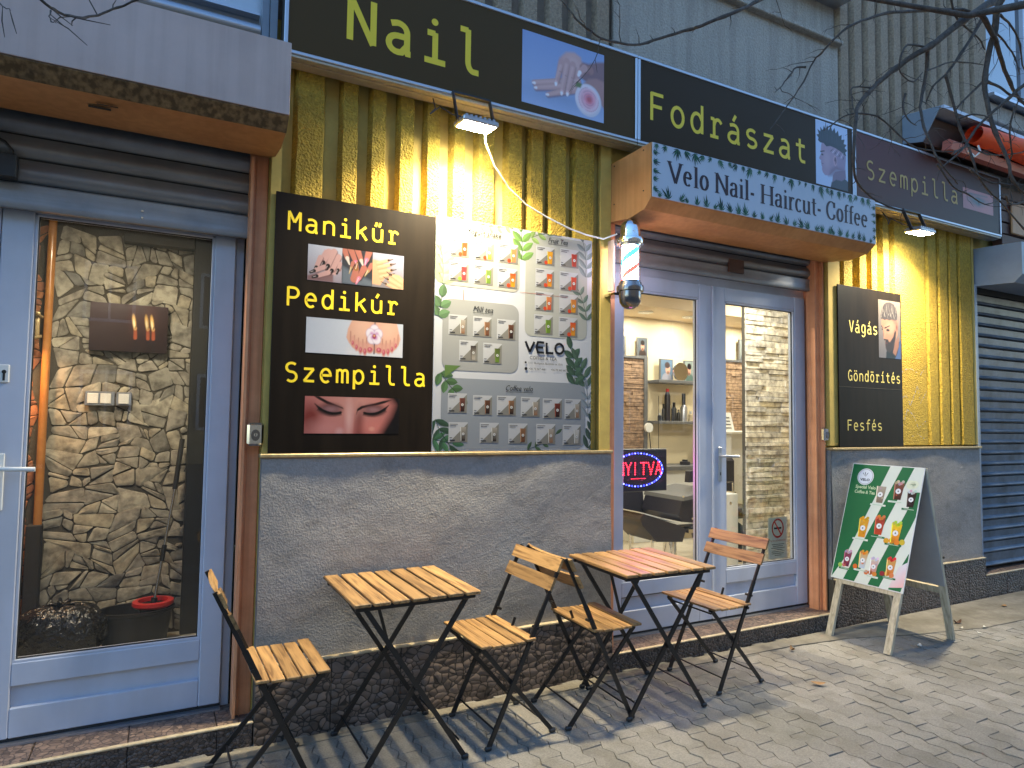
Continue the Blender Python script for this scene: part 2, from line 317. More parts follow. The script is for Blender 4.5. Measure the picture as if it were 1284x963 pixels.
# pavers: columns along y, zig-zag long sides, running bond
CW,PL=.1035,.2055
def wav(y): return .0115*math.sin(y/PL*4*math.pi)+.003*math.sin(y*3.1)
def paver(mb,i,j,solo=False):
    x0=i*CW; y0=j*PL+(PL/2 if i%2 else 0); gp=.0018
    n=8; dz=min(.0012,RNG.normal(0,.0018)); tx=RNG.normal(0,.0012)
    L=[];Rr=[]
    for k in range(n+1):
        y=y0+gp/2+(PL-gp)*k/n; w=wav(y); L.append((x0+gp/2+w,y)); Rr.append((x0+CW-gp/2+w,y))
    ob=L+Rr[::-1]; cx=sum(p[0] for p in ob)/len(ob); cy=sum(p[1] for p in ob)/len(ob)
    o=(cx,cy) if solo else (0,0)
    top=[(cx+(p[0]-cx)*.965-o[0],cy+(p[1]-cy)*.983-o[1],-.002+dz*.7+tx*(p[0]-cx)/.05) for p in ob]
    mid=[(p[0]-o[0],p[1]-o[1],-.0075+dz) for p in ob]; bot=[(p[0]-o[0],p[1]-o[1],-.03) for p in ob]; m=len(ob)
    mb.add(top+mid+bot,[tuple(range(m))[::-1]]+[(a,(a+1)%m,m+(a+1)%m,m+a) for a in range(m)]+[(m+a,m+(a+1)%m,2*m+(a+1)%m,2*m+a) for a in range(m)])
    return cx,cy
def strip_edge(x): 
    P=[(-3,3.028),(-.6,3.034),(.2,3.022),(.8,3.036),(1.5,3.02),(2.3,3.03),(3.1,3.00),(3.6,2.99),(4.1,2.93),(4.6,2.78),(5.2,2.66),(6.2,2.62),(8,2.58),(60,2.5)]
    for a,b in zip(P,P[1:]):
        if a[0]<=x<=b[0]: return a[1]+(b[1]-a[1])*(x-a[0])/(b[0]-a[0])
    return 3
cand=[]
for i in range(-12,96):
    for j in range(-2,15):
        cx=i*CW+CW/2; cy=j*PL+PL/2+(PL/2 if i%2 else 0)
        if cy-PL*.5>strip_edge(cx): continue
        cand.append((i,j,cx,cy))
def vis(cx,cy):
    d=Vector((cx,cy,-1.42)); z=d.dot(f)
    if z<=.3: return None
    sx=642+830*d.dot(r2)/z; sy=481-830*d.dot(u2)/z
    return (-25<sx<1310 and sy<985), 1/z/z
inview=sorted([(-vis(c[2],c[3])[1],c) for c in cand if vis(c[2],c[3]) and vis(c[2],c[3])[0]])
near=set(c for _,c in inview[:300]); meshes=[]
for c in near:
    mb=MB(); cx,cy=paver(mb,c[0],c[1],True); mb.build('paver',M['paver'],g,loc=(cx,cy,0))
mb=MB()
for c in cand:
    if c not in near: paver(mb,c[0],c[1])
mb.build('paver_field',M['paver'],g,kind='stuff')

# ------------------------------------------------------------ building
B=thing('building','grey plastered street front of a shop building with ribbed mustard wall panels','building')
def part(name,m,mb,parent=B,**k): return mb.build(name,m,parent,**k)
# masonry sheets behind everything (y 3.20 = groove plane), openings left for the doors
w=MB()
for x0,x1,z0,z1 in ((-3,-1.4,0,6.5),(-1.4,.392,2.95,3.05),(.392,2.312,0,3.3),(2.312,4.25,2.9,3.3),(4.25,6.17,0,3.3),(6.17,9.5,2.9,3.3)):
    w.box(x0,3.208,z0,x1,3.42,z1)
part('wall',M['rib_smooth'],w)
w=MB()
w.box(-3.2,3.25,3.05,-1.4,3.5,7).box(.40,3.205,3.3,2.325,3.5,7).box(2.325,3.19,3.3,4.40,3.5,4.28).box(4.40,3.205,3.3,6.42,3.5,7).box(6.42,3.19,3.3,9.5,3.5,4.36)
w.box(2.325,3.22,4.28,4.40,3.5,4.62)
part('upper_wall',M['conc_groove'],w)
part('upper_panel',M['plaster2'],MB().box(2.325,3.17,3.58,4.40,3.19,4.27))
part('upper_panel',M['plaster2'],MB().box(2.325,3.20,4.30,4.40,3.22,4.60))
part('upper_panel',M['plaster2'],MB().box(6.42,3.17,3.3,9.5,3.19,4.16))
part('upper_panel',M['plaster2'],MB().box(6.42,3.18,4.20,9.5,3.19,4.36))
part('sill_band',M['plaster2'],MB().box(2.32,3.12,4.262,4.405,3.18,4.295,.006))
part('sill_band',M['plaster2'],MB().box(6.425,3.13,4.162,9.5,3.185,4.198,.006))
part('drip_sill',M['alu'],MB().prism([(3.06,4.60),(3.06,4.58),(3.5,4.60),(3.5,4.66)],'x',2.3,4.42))
part('drip_sill',M['alu'],MB().prism([(3.10,4.40),(3.10,4.375),(3.5,4.40),(3.5,4.46)],'x',6.43,9.4))
# ribs
def rib(x0,x1,z0,z1,m,yb=3.212,yf=3.16,name='rib'):
    mb=MB(); s=.016; n=max(2,int((z1-z0)/.12)); vs=[];fs=[]
    for k in range(n+1):
        z=z0+(z1-z0)*k/n; j=lambda a=.003:random.uniform(-a,a)
        vs+=[(x0-s+j(),yb,z),(x0+j(),yf+j(.001),z),(x1+j(),yf+j(.001),z),(x1+s+j(),yb,z)]
    for k in range(n):
        for a in range(3): i=k*4+a; fs.append((i,i+1,i+5,i+4))
    fs+=[(3,2,1,0),(n*4,n*4+1,n*4+2,n*4+3)]
    mb.add(vs,fs); return part(name,m,mb)
for a,b in ((.505,.621),(.715,.784),(.861,.926),(1.006,1.074),(1.15,1.215),(1.295,1.36),(1.44,1.53),(1.62,1.70),(1.76,1.836),(1.892,1.987),(2.055,2.18)): rib(a,b,1.27,3.08,M['rib_rough'])
WB=[];
for a,b in ((4.422,4.521),(4.609,4.685),(4.752,4.816),(4.895,4.965),(5.04,5.43),(5.48,5.59),(5.64,5.745),(5.79,5.885),(5.935,6.10)): rib(a,b,1.27,3.08,M['rib_rough'])
x=.55
while x<2.28: rib(x,x+.085,3.3,6.9,M['conc_rib'],3.21,3.165); x+=.165
x=4.43
while x<6.35: rib(x,x+(.085 if x<6.2 else .2),3.3,6.9,M['conc_rib'],3.21,3.165); x+=.165
# piers beside the recesses
part('pier',M['rib_smooth'],MB().box(.396,3.165,1.255,.44,3.20,3.08)); part('pier',M['rib_smooth'],MB().box(2.235,3.165,1.255,2.309,3.20,3.08))
part('pier',M['rib_smooth'],MB().box(4.252,3.165,1.27,4.38,3.20,3.08)); part('pier',M['rib_smooth'],MB().box(6.13,3.17,1.27,6.165,3.20,3.08))
# plaster dados, ledges, plinth tiles, steps
def dado(x0,x1):
    nx,nz=44,22; vs=[];fs=[]
    for k in range(nz+1):
        for i in range(nx+1):
            xx=x0+(x1-x0)*i/nx; zz=.325+(1.236-.325)*k/nz
            yy=3.152+.004*math.sin(xx*7+zz*3)+.003*math.sin(zz*11-xx*4)+RNG.normal(0,.0008)
            vs.append((xx,yy,zz))
    for k in range(nz):
        for i in range(nx): a=k*(nx+1)+i; fs.append((a,a+1,a+nx+2,a+nx+1))
    mb=MB().add(vs,fs); mb.box(x0,3.165,.32,x1,3.2,1.236); return sm(part('plaster_panel',M['plaster'],mb),80)
dado(.395,2.311); dado(4.253,6.155)
for a,b in ((.385,2.318),(4.246,6.17)): part('ledge',M['ledge'],MB().box(a,3.139,1.238,b,3.20,1.256,.004))
def tiles(x0,x1,z0,z1,y,m,w=.335,name='tile',dep=.03):
    x=x0
    while x<x1-.02:
        e=min(x+w,x1); part(name,m,MB().box(x+.0015,y+random.uniform(0,.0012),z0,e-.0015,y+dep,z1,.002)); x=e
tiles(.395,2.311,-.02,.318,3.128,M['tile'],.33); tiles(4.253,6.16,-.02,.324,3.128,M['tile_small'],.33)
part('plinth_backing',M['joint_dark'],MB().box(.395,3.15,-.05,2.31,3.2,.32).box(4.253,3.15,-.05,6.158,3.2,.32))
for a,b in ((.395,2.311),(4.253,6.16)): part('tile_trim',M['trim'],MB().box(a,3.124,.3195,b,3.160,.3265))
def step(x0,x1,zt=.10):
    tiles(x0,x1,-.02,zt-.008,3.132,M['tile_small'],.33,'riser_tile')
    tiles(x0,x1,zt-.012,zt,3.145,M['tread'],.33,'tread_tile',.23)
    part('step_core',M['joint_dark'],MB().box(x0,3.16,-.05,x1,3.42,zt-.013))
    part('step_nosing',M['trim'],MB().box(x0,3.124,zt-.0075,x1,3.146,zt+.001,.002))
step(-1.4,.393); step(2.313,4.251); step(6.162,9.5,.18)
# door recess heads and cheeks
for q in ((-1.4,2.69,.392,2.95),(2.312,2.68,4.25,2.90),(6.17,2.6,9.5,2.9)): part('lintel',M['dark'],MB().box(q[0],3.235,q[1],q[2],3.6,q[3]))
part('cheek',M['copper'],MB().box(4.235,3.23,.10,4.251,3.365,2.62)); 
# guide rails (painted steel channels)
def rail(x0,x1,side,z1=2.66):
    mb=MB().box(x0,3.222,.098,x1,3.30,z1,.003); mb.box(x0+.35*(x1-x0),3.2165,.099,x0+.40*(x1-x0),3.2215,z1-.02); 
    mb.box((x0 if side>0 else x1-.012),3.19,.099,(x0+.012 if side>0 else x1),3.2215,z1-.05)
    return part('guide_rail',M['copper'],mb)
rail(.312,.391,1); rail(-1.398,-1.32,-1); rail(2.317,2.385,1); rail(4.18,4.234,-1)
# shutters
def shutter(x0,x1,edges,y,m,n=5):
    o=part('roller_shutter',M['black_pl'],MB().box(x0,y+.02,edges[-1],x1,y+.028,edges[0]+.06))
    for a,b in zip(edges,edges[1:]):
        flat=(b==edges[-1])
        if flat: prof=[(y+.018,b),(y-.004,b),(y-.008,b+.012),(y-.004,b+.03),(y-.006,a-.014),(y+.004,a-.006),(y+.018,a-.006)]
        else:
            h=a-b-.008; prof=[(y+.018,b)]+[(y+.012-.026*math.sin(math.pi*(k/n)**.75),b+h*k/n) for k in range(n+1)]+[(y+.018,b+h)]
        q=MB().prism(prof[::-1],'x',x0,x1).build('slat',m,o); sm(q,35)
    return o
s1=shutter(-1.33,.315,[2.80,2.69,2.565,2.467,2.365,2.252],3.272,M['slat'])
s1b=MB().box(-.12,3.262,2.305,-.112,3.268,2.313).box(-.12,3.262,2.275,-.112,3.268,2.283).build('rivet',M['chrome'],s1)
s2=shutter(2.38,4.19,[2.78,2.67,2.59,2.50,2.402],3.272,M['slat'])
MB().box(3.36,3.255,2.45,3.50,3.268,2.54).build('patch',M['brownboard'],s2)
ed=[2.60-.0945*k for k in range(25)]+[.215]
s3=part('roller_shutter',M['black_pl'],MB().box(6.20,3.26,.20,9.5,3.27,2.7))
for a,b in zip(ed,ed[1:]):
    prof=[(3.255,b),(3.222,b+.002),(3.218,b+.010),(3.245,b+.030),(3.238,a-.012),(3.255,a-.003)]
    sm(MB().prism(prof[::-1],'x',6.20,9.5).build('slat',M['slat_blue'],s3),30)
part('guide_rail',M['blue_panel'],MB().box(6.163,3.165,.185,6.20,3.26,2.65,.003))
# shutter boxes
def sbox(x0,x1,zb,zt,zu,mf,ms,face=True,yb=3.199):
    o=part('shutter_box',ms,MB().prism([(2.80,zt),(2.80,zb),(2.858,zu),(2.99,zu-.018),(yb,zu+.01),(yb,zt)],'x',x0,x1)); sm(o,25); return o
sb1=sbox(-1.45,.410,2.668,2.97,2.615,None,M['copper_b'])
MB().box(-1.452,2.793,2.665,.412,2.7985,2.972,.002).build('fascia_plate',M['box_paint'],sb1)
# grimy strip along the first chamfer
MB().box(-.27,2.905,2.600,-.20,2.915,2.6005).box(-.30,2.93,2.5955,-.225,2.945,2.5975).build('vent_slot',M['dark'],sb1)
MB().prism([(2.7965,2.662),(2.796,2.660),(2.852,2.611),(2.857,2.613)],'x',-1.45,.4105).build('grime_strip',M['dirty'],sb1)
sb2=sbox(2.311,4.25,2.650,2.957,2.600,None,M['copper_b'])
sb3=part('shutter_box',M['blue_panel'],MB().prism([(2.82,2.95),(2.82,2.68),(2.88,2.62),(3.199,2.64),(3.199,2.97)],'x',6.20,9.5))
for (xx,zz) in ((2.309,2.70),(2.309,2.93)): 
    for yy in (2.86,3.13): MB().box(xx-.003,yy,zz,xx+.001,yy+.006,zz+.006).build('screw',M['black_steel'],sb2)
# doors -------------------------------------------------------
def leaf(parent,x0,x1,z0,z1,gx0,gx1,gz0,gz1,y=3.335,handle=None,hz=1.2):
    fr=MB(); d=.06; yy=y
    fr.box(x0,yy,z0,gx0,yy+d,z1,.004).box(gx1,yy,z0,x1,yy+d,z1,.004).box(gx0,yy+.001,gz1,gx1,yy+d,z1,.004)
    fr.box(gx0,yy+.001,gz0-.093,gx1,yy+d,gz0,.004).box(gx0,yy+.001,z0,gx1,yy+d,gz0-.178,.004)
    fr.box(gx0-.004,yy+.004,gz0-.002,gx1+.004,yy+.05,gz0+.010,.002)
    fr.box(gx0,yy+.005,gz0,gx0+.012,yy+.05,gz1,.002).box(gx1-.012,yy+.005,gz0,gx1,yy+.05,gz1,.002).box(gx0,yy+.005,gz1-.012,gx1,yy+.05,gz1,.002)
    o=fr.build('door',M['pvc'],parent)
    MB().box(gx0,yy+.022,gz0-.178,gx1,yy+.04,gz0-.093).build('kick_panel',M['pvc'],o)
    MB().box(gx0+.003,yy+.004,gz0-.0965,gx1-.003,yy+.021,gz0-.0935).box(gx0+.0005,yy+.004,gz0-.177,gx0+.003,yy+.021,gz0-.094).build('recess_strip',M['pvc_dark'],o)  # dark strips along the top and left edges of the kick panel recess
    MB().box(gx0+.012,yy+.026,gz0+.008,gx1-.012,yy+.034,gz1-.012).build('pane',M['glass'],o)
    g=MB()
    for (a,b,c,e) in ((gx0+.0122,gz0+.0102,gx1-.0122,gz0+.0145),(gx0+.0122,gz1-.0165,gx1-.0122,gz1-.0122),(gx0+.0122,gz0+.0147,gx0+.0162,gz1-.0167),(gx1-.0162,gz0+.0147,gx1-.0122,gz1-.0167)): g.box(a,yy+.018,b,c,yy+.0255,e)
    g.build('gasket',M['pvc_dark'],o)
    if handle:
        hxx,sgn,mm=handle
        MB().box(hxx-.016,yy-.008,hz-.17,hxx+.016,yy-.0005,hz+.06,.004).build('handle_plate',mm,o)
        h=MB().tube([(hxx,yy-.005,hz),(hxx,yy-.045,hz),(hxx+sgn*.012,yy-.052,hz),(hxx+sgn*.125,yy-.054,hz-.003)],.0095,10); sm(h.build('handle',mm,o),60)
        MB().lathe([(.0,0),(.007,0)],10).build('keyhole',M['black_pl'],o).location=(hxx,yy-.0095,hz-.11); o.children[-1].rotation_euler=(R(90),0,0)
        MB().box(hxx-.0025,yy-.0105,hz-.13,hxx+.0025,yy-.0085,hz-.11).build('keyhole',M['black_pl'],o)
    return o
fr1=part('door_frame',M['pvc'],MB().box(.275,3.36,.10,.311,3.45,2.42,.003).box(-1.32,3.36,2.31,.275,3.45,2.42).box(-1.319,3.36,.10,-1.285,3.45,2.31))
d1=leaf(B,-.615,.272,.122,2.31,-.506,.182,.418,2.26,handle=(-.578,1,M['white_pl']))
tag(d1,'right door leaf with a long lever handle at its left edge')
MB().box(-.598,3.326,1.545,-.562,3.3345,1.62,.006).build('lock_plate',M['white_pl'],d1); MB().tube([(-.58,3.3245,1.59),(-.58,3.3262,1.59)],.008,12).box(-.584,3.3245,1.555,-.576,3.3258,1.585).build('keyhole',M['black_pl'],d1)
d1b=leaf(B,-1.283,-.619,.122,2.31,-1.18,-.72,.418,2.26)
def thresh(x0,x1): part('threshold',M['alu'],MB().box(x0,3.315,.0995,x1,3.45,.108).box(x0,3.36,.108,x1,3.44,.119)); part('threshold_seal',M['pvc_dark'],MB().box(x0,3.345,.1082,x1,3.3595,.119))
thresh(-1.283,.274)
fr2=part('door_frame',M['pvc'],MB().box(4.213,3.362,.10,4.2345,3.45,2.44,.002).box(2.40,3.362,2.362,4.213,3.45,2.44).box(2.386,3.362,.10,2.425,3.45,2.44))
d2a=leaf(B,2.427,3.279,.122,2.36,2.53,3.165,.434,2.262)
d2b=leaf(B,3.283,4.211,.122,2.36,3.402,4.10,.434,2.262,handle=(3.345,1,M['alu']))
MB().box(3.272,3.322,.125,3.292,3.3345,2.355,.004).build('astragal',M['pvc'],d2b)
thresh(2.427,4.212)
# transom window above the first door
tw=part('transom_window',M['blue_panel'],MB().box(.368,3.145,2.99,.398,3.3,7).box(.335,3.175,2.99,.365,3.3,7).box(-1.4,3.24,2.98,.335,3.32,3.0))
MB().box(-1.4,3.27,3.0,.335,3.278,7).build('pane',mat('silver_blind',(.55,.58,.62),.3,metal=.5,noise=(1.2,.7,(.4,.43,.46)),bump=(3,.2,2,.02)),tw)
sm(MB().tube([(-1.4,3.215,3.215),(.33,3.215,3.215)],.032,12).build('blind_tube',M['alu'],tw),60)
MB().box(-1.4,3.22,3.30,.33,3.265,3.315).build('blind_rail',M['alu'],tw)
# first-floor windows
def window(x0,x1,z0,z1):
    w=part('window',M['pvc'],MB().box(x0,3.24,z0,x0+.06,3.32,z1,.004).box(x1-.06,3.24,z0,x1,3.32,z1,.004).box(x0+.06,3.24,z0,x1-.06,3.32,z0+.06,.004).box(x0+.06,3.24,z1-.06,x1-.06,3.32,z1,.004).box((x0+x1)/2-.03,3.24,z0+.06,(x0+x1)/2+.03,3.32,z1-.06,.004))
    MB().box(x0+.06,3.275,z0+.06,(x0+x1)/2-.03,3.283,z1-.06).build('pane',M['wglass'],w)
    MB().box((x0+x1)/2+.03,3.275,z0+.06,x1-.06,3.283,z1-.06).build('pane',M['wglass'],w)
    MB().box(x0,3.40,z0,x1,3.41,z1).build('curtain',mat('curtain',(.3,.32,.34),.9),w)
    return w
M['wglass']=mat('dusk_window_glass',(.02,.02,.025),.03,spec=1.0); M['wglass'].node_tree.nodes['Principled BSDF'].inputs['Metallic'].default_value=.0
M['wglass'].node_tree.nodes['Principled BSDF'].inputs['IOR'].default_value=2.2
window(6.50,8.1,4.47,6.3); window(2.5,4.2,4.68,6.3)
part('upper_wall',M['conc_groove'],MB().box(6.42,3.24,4.36,6.50,3.5,7).box(8.1,3.24,4.36,9.5,3.5,7).box(2.325,3.24,4.62,2.5,3.5,7).box(4.2,3.24,4.62,4.4,3.5,7).box(2.5,3.24,6.3,4.2,3.5,7).box(6.5,3.24,6.3,8.1,3.5,7))
part('roof',M['dark'],MB().box(-3.2,3.21,7.0,9.5,8,7.1)); part('side_wall',M['dark'],MB().box(9.5,3.3,0,9.6,8,7).box(-3.2,3.5,0,-3.1,8,7)); part('rear_wall',M['dark'],MB().box(-3.1,8,0,9.5,8.1,7))
# first-floor slab closes the rooms
part('floor_slab',M['dark'],MB().box(-3.1,3.43,3.0,9.5,8,3.05))

# ------------------------------------------------------------ houses across the street (seen in the glass reflections)
def house(label,x0,x1,y,h,m,nw,nf):
    t=thing('house',label,'house',((x0+x1)/2,y,0),0,'houses across the street'); keepw(MB().box(x0,y-8,-.01,x1,y,h).build('wall',m),t)
    keepw(MB().box(x0-.2,y-8,h,x1+.2,y+.3,h+.25).build('cornice',M['plaster2']),t)
    w=(x1-x0)/nw
    for k in range(nf):
        for i in range(nw):
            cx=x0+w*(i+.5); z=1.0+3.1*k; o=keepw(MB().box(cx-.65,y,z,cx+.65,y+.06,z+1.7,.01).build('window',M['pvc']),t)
            MB().box(cx-.56,y+.061,z+.09,cx-.03,y+.065,z+1.6).box(cx+.03,y+.061,z+.09,cx+.56,y+.065,z+1.6).build('pane',M['dark'],o)
wl=mat('ochre_render',(.30,.25,.17),.9); wl2=mat('grey_render',(.22,.21,.20),.9)
house('long grey rendered house across the street, left of the other two',-26,-6,-15,9,wl2,7,3)
house('ochre rendered house across the street, between the two grey ones',-6,9,-15.5,10,wl,5,3)
house('grey rendered house across the street, right of the ochre one',9,32,-15,9.4,wl2,8,3)
# ------------------------------------------------------------ lettering drawn as strokes (units: cap height 1)
def arc(cx,cy,rx,ry,a0,a1,n=10): return [(cx+rx*math.cos(R(a0+(a1-a0)*i/n)),cy+ry*math.sin(R(a0+(a1-a0)*i/n))) for i in range(n+1)]
XH=.74
G={ # glyph width .62 of cap height, x 0..1 scaled later
'N':[[(0,0),(0,1)],[(0,1),(1,0)],[(1,0),(1,1)]],
'M':[[(0,0),(0,1)],[(0,1),(.5,.42)],[(.5,.42),(1,1)],[(1,1),(1,0)]],
'F':[[(.05,0),(.05,1)],[(0,.96),(.95,.96)],[(.05,.52),(.85,.52)]],
'P':[[(.05,0),(.05,1)],[(.05,.96),(.5,.96)]+arc(.5,.70,.45,.26,90,-90)+[(.05,.44)]],
'S':[arc(.5,.73,.45,.23,40,270,12)+arc(.5,.25,.45,.25,90,-140,12)],
'V':[[(0,1),(.5,0)],[(.5,0),(1,1)]],
'G':[arc(.52,.5,.48,.47,45,330,16),[(.97,.02),(.97,.48)],[(.55,.46),(.97,.46)]],
'a':[[(.12,.66)]+arc(.45,.50,.4,.20,110,0,8)+[(.85,.0)],[(.85,.40),(.45,.40)]+arc(.42,.21,.40,.19,90,270)+[(.6,.03),(.85,.2)],[(.82,.12),(.88,.03),(1.02,.03)]],
'i':[[(.12,.70),(.5,.70)],[(.5,.73),(.5,.04)],[(0,.04),(1,.04)],'dot'],
'l':[[(.05,1.03),(.45,1.03)],[(.45,1.06),(.45,.28)]+arc(.73,.28,.28,.24,180,270)+[(1,.04)]],
'o':[arc(.5,.37,.46,.35,0,360,22)],
'd':[[(.92,0),(.92,1.06)],arc(.47,.37,.43,.35,20,340,20)],
'r':[[(.05,.70),(.35,.70)],[(.35,.73),(.35,.0)],[(0,.04),(.72,.04)],[(.36,.48)]+arc(.68,.44,.32,.27,150,55,6)+[(.98,.58)]],
's':[arc(.5,.535,.40,.17,35,265,10)+arc(.5,.20,.42,.17,88,-150,10)],
'z':[[(.05,.69),(.95,.69)],[(.93,.69),(.07,.05)],[(.03,.05),(1,.05)]],
't':[[(.0,.68),(.92,.68)],[(.40,.95),(.40,.26)]+arc(.66,.26,.26,.22,180,270)+[(.95,.04)]],
'e':[[(.06,.385),(.93,.385)]+arc(.5,.37,.44,.35,3,310,18)],
'm':[[(0,0),(0,.73)],[(0,.58)]+arc(.25,.56,.24,.15,150,0,6)+[(.49,0)],[(.5,.58)]+arc(.75,.56,.24,.15,150,0,6)+[(1,0)]],
'p':[[(.06,-.30),(.06,.73)],arc(.5,.37,.44,.35,160,-160,20)],
'n':[[(.06,0),(.06,.73)],[(.06,.50)]+arc(.50,.48,.44,.23,150,0,8)+[(.94,0)]],
'k':[[(.08,0),(.08,1.06)],[(.9,.73),(.10,.33)],[(.38,.46),(.98,0)]],
'u':[[(.06,.73),(.06,.28)]+arc(.48,.28,.42,.25,180,330,8)+[(.92,.25)],[(.92,.73),(.92,0)]],
'g':[arc(.47,.39,.43,.33,20,340,20),[(.92,.73),(.92,-.05)]+arc(.48,-.05,.44,.22,0,-150,8)],
'f':[[(.05,.68),(.95,.68)],[(.42,0),(.42,.75)]+arc(.70,.78,.28,.24,180,70,6)+[(1,1.0)]],
'í':[[(.12,.70),(.5,.70)],[(.5,.73),(.5,.04)],[(0,.04),(1,.04)]]}
def acc(k): return {'1':[[(.42,.84),(.66,1.08)]],'2':[[(.25,.84),(.40,1.08)],[(.62,.84),(.77,1.08)]],':':['dl','dr']}[k]
COMP={'á':('a','1'),'ú':('u','1'),'é':('e','1'),'ö':('o',':'),'ű':('u','2')}
def ribbon(pts,hw):
    """polyline -> quads with mitred joints; hw(dir)->half width"""
    P=[Vector((p[0],p[1])) for p in pts]; q=[P[0]]
    for p in P[1:]:
        if (p-q[-1]).length>1e-5: q.append(p)
    P=q; n=len(P); L=[];Rr=[]
    for i in range(n):
        d1=(P[i]-P[i-1]).normalized() if i else (P[1]-P[0]).normalized(); d2=(P[i+1]-P[i]).normalized() if i<n-1 else d1
        d=(d1+d2); d=d.normalized() if d.length>.1 else d1; nn=Vector((-d.y,d.x)); k=1/max(.6,d.dot(d2)); h=hw(d)*k
        L.append(P[i]+nn*h); Rr.append(P[i]-nn*h)
    return L,Rr
def stroke_face(mb,pts,hw,y,col=None):
    L,Rr=ribbon(pts,hw); n=len(L); mb.add([(p.x,y,p.y) for p in L]+[(p.x,y,p.y) for p in Rr],[(i,n+i,n+i+1,i+1) for i in range(n-1)],col)
def disc(mb,cx,cz,r,y,col=None,n=14,rz=None):
    rz=rz or r; mb.add([(cx+r*math.cos(2*math.pi*i/n),y,cz+rz*math.sin(2*math.pi*i/n)) for i in range(n)],[tuple(range(n))],col)
def mono(parent,text,y,x0,x1,zb,h,m,tk=.062,fill=.62):
    mb=MB(); n=len(text); pitch=(x1-x0)/(n-1+fill); gw=pitch*fill; lay=0; hw=lambda d:h*tk
    for i,ch in enumerate(text):
        ox=x0+i*pitch; base=COMP.get(ch,(ch,None)); st=list(G[base[0]])
        if base[1]: st+=acc(base[1])
        if ch=='í': st=st+acc('1')
        for s in st:
            lay=(lay+1)%4; yy=y-.0006-.0003*lay; T=lambda p:(ox+p[0]*gw,zb+p[1]*h)
            if s=='dot': disc(mb,*T((.47,.98)),h*.085,yy)
            elif s in('dl','dr'): disc(mb,*T((.27 if s=='dl' else .73,.94)),h*.075,yy)
            else: stroke_face(mb,[T(p) for p in s],hw,yy)
    return mb.build('lettering',m,parent)
# condensed serif alphabet: pen wide on verticals, thin on horizontals
SG={'V':(.78,[[(.10,1),(.42,0)],[(.42,0),(.68,1)]],[(.0,.24,1),(.56,.8,1)]),
'N':(.80,[[(.14,0),(.14,1)],[(.14,1),(.66,0)],[(.66,0),(.66,1)]],[(.02,.26,0),(.0,.2,1),(.54,.78,1)]),
'H':(.86,[[(.17,0),(.17,1)],[(.69,0),(.69,1)],[(.17,.5),(.69,.5)]],[(.04,.30,0),(.04,.30,1),(.56,.82,0),(.56,.82,1)]),
'C':(.70,[arc(.38,.5,.28,.49,48,312,20),[(.57,.98),(.57,.68)],[(.57,.30),(.57,.12)]],[]),
'e':(.50,[[(.10,.40),(.40,.40)]+arc(.24,.35,.16,.33,8,310,16)],[]),
'l':(.32,[[(.16,0),(.16,1.03)]],[(.04,.28,0),(.04,.16,1.03)]),
'o':(.52,[arc(.25,.35,.17,.34,0,360,22)],[]),
'a':(.50,[[(.10,.52)]+arc(.23,.52,.13,.17,165,0,8)+[(.36,.06),(.44,.02)],[(.36,.42)]+arc(.20,.20,.12,.18,80,300,8)+[(.36,.16)]],[]),
'i':(.30,[[(.15,0),(.15,.70)],'dot'],[(.03,.27,0),(.04,.15,.70)]),
'r':(.42,[[(.14,0),(.14,.70)],[(.15,.45)]+arc(.29,.52,.10,.16,150,40,5)],[(.03,.27,0),(.03,.14,.70)]),
'c':(.44,[arc(.24,.35,.16,.34,45,315,14)],[]),
'u':(.58,[[(.13,.70),(.13,.2)]+arc(.26,.2,.13,.19,180,320,6)+[(.43,.2)],[(.43,0),(.43,.70)]],[(.03,.14,.70),(.33,.44,.70),(.43,.54,0)]),
't':(.36,[[(.16,.92),(.16,.16)]+arc(.26,.16,.10,.14,180,300,5),[(.02,.68),(.32,.68)]],[]),
'f':(.34,[[(.14,0),(.14,.82)]+arc(.26,.82,.12,.20,180,60,6),[(.02,.68),(.30,.68)]],[(.02,.28,0)]),
'-':(.30,[[(.04,.32),(.24,.32)],[(.04,.36),(.24,.36)],[(.04,.40),(.24,.40)]],[]),' ':(.26,[],[])}
def serif(parent,text,y,x0,x1,zb,h,m):
    tot=sum(SG[c][0] for c in text); k=(x1-x0)/tot; x=x0; mb=MB(); lay=0
    hw=lambda d:h*(.028+.062*abs(d.y)**1.2)
    for c in text:
        w,st,se=SG[c]; T=lambda p:(x+p[0]*k,zb+p[1]*h)
        for s in st:
            lay=(lay+1)%5; yy=y-.0006-.0003*lay
            if s=='dot': disc(mb,*T((.14,.93)),h*.08,yy)
            else: stroke_face(mb,[T(p) for p in s],hw,yy)
        for a,b,z in se:
            lay=(lay+1)%5; stroke_face(mb,[T((a,z+(.02 if z==0 else -.02))),T((b,z+(.02 if z==0 else -.02)))],lambda d:h*.022,y-.0006-.0003*lay)
        x+=w*k
    return mb.build('lettering',m,parent)
# Blender's built-in font for small print -> mesh
def text_faces(mb,s,x,z,size,y,col,shear=0,w=None,bold=0):
    cu=bpy.data.curves.new('t','FONT'); cu.body=s; cu.size=size; cu.shear=shear; cu.resolution_u=2; cu.offset=bold
    o=bpy.data.objects.new('t',cu); me=bpy.data.meshes.new_from_object(o)
    if me.vertices:
        xs=[v.co.x for v in me.vertices]; k=1 if w is None else w/max(1e-6,(max(xs)-min(xs))); m0=min(xs)
        mb.add([(x+(v.co.x-m0)*k,y,z+v.co.y) for v in me.vertices],[tuple(p.vertices) for p in me.polygons],col)
    bpy.data.objects.remove(o); bpy.data.curves.remove(cu); bpy.data.meshes.remove(me)
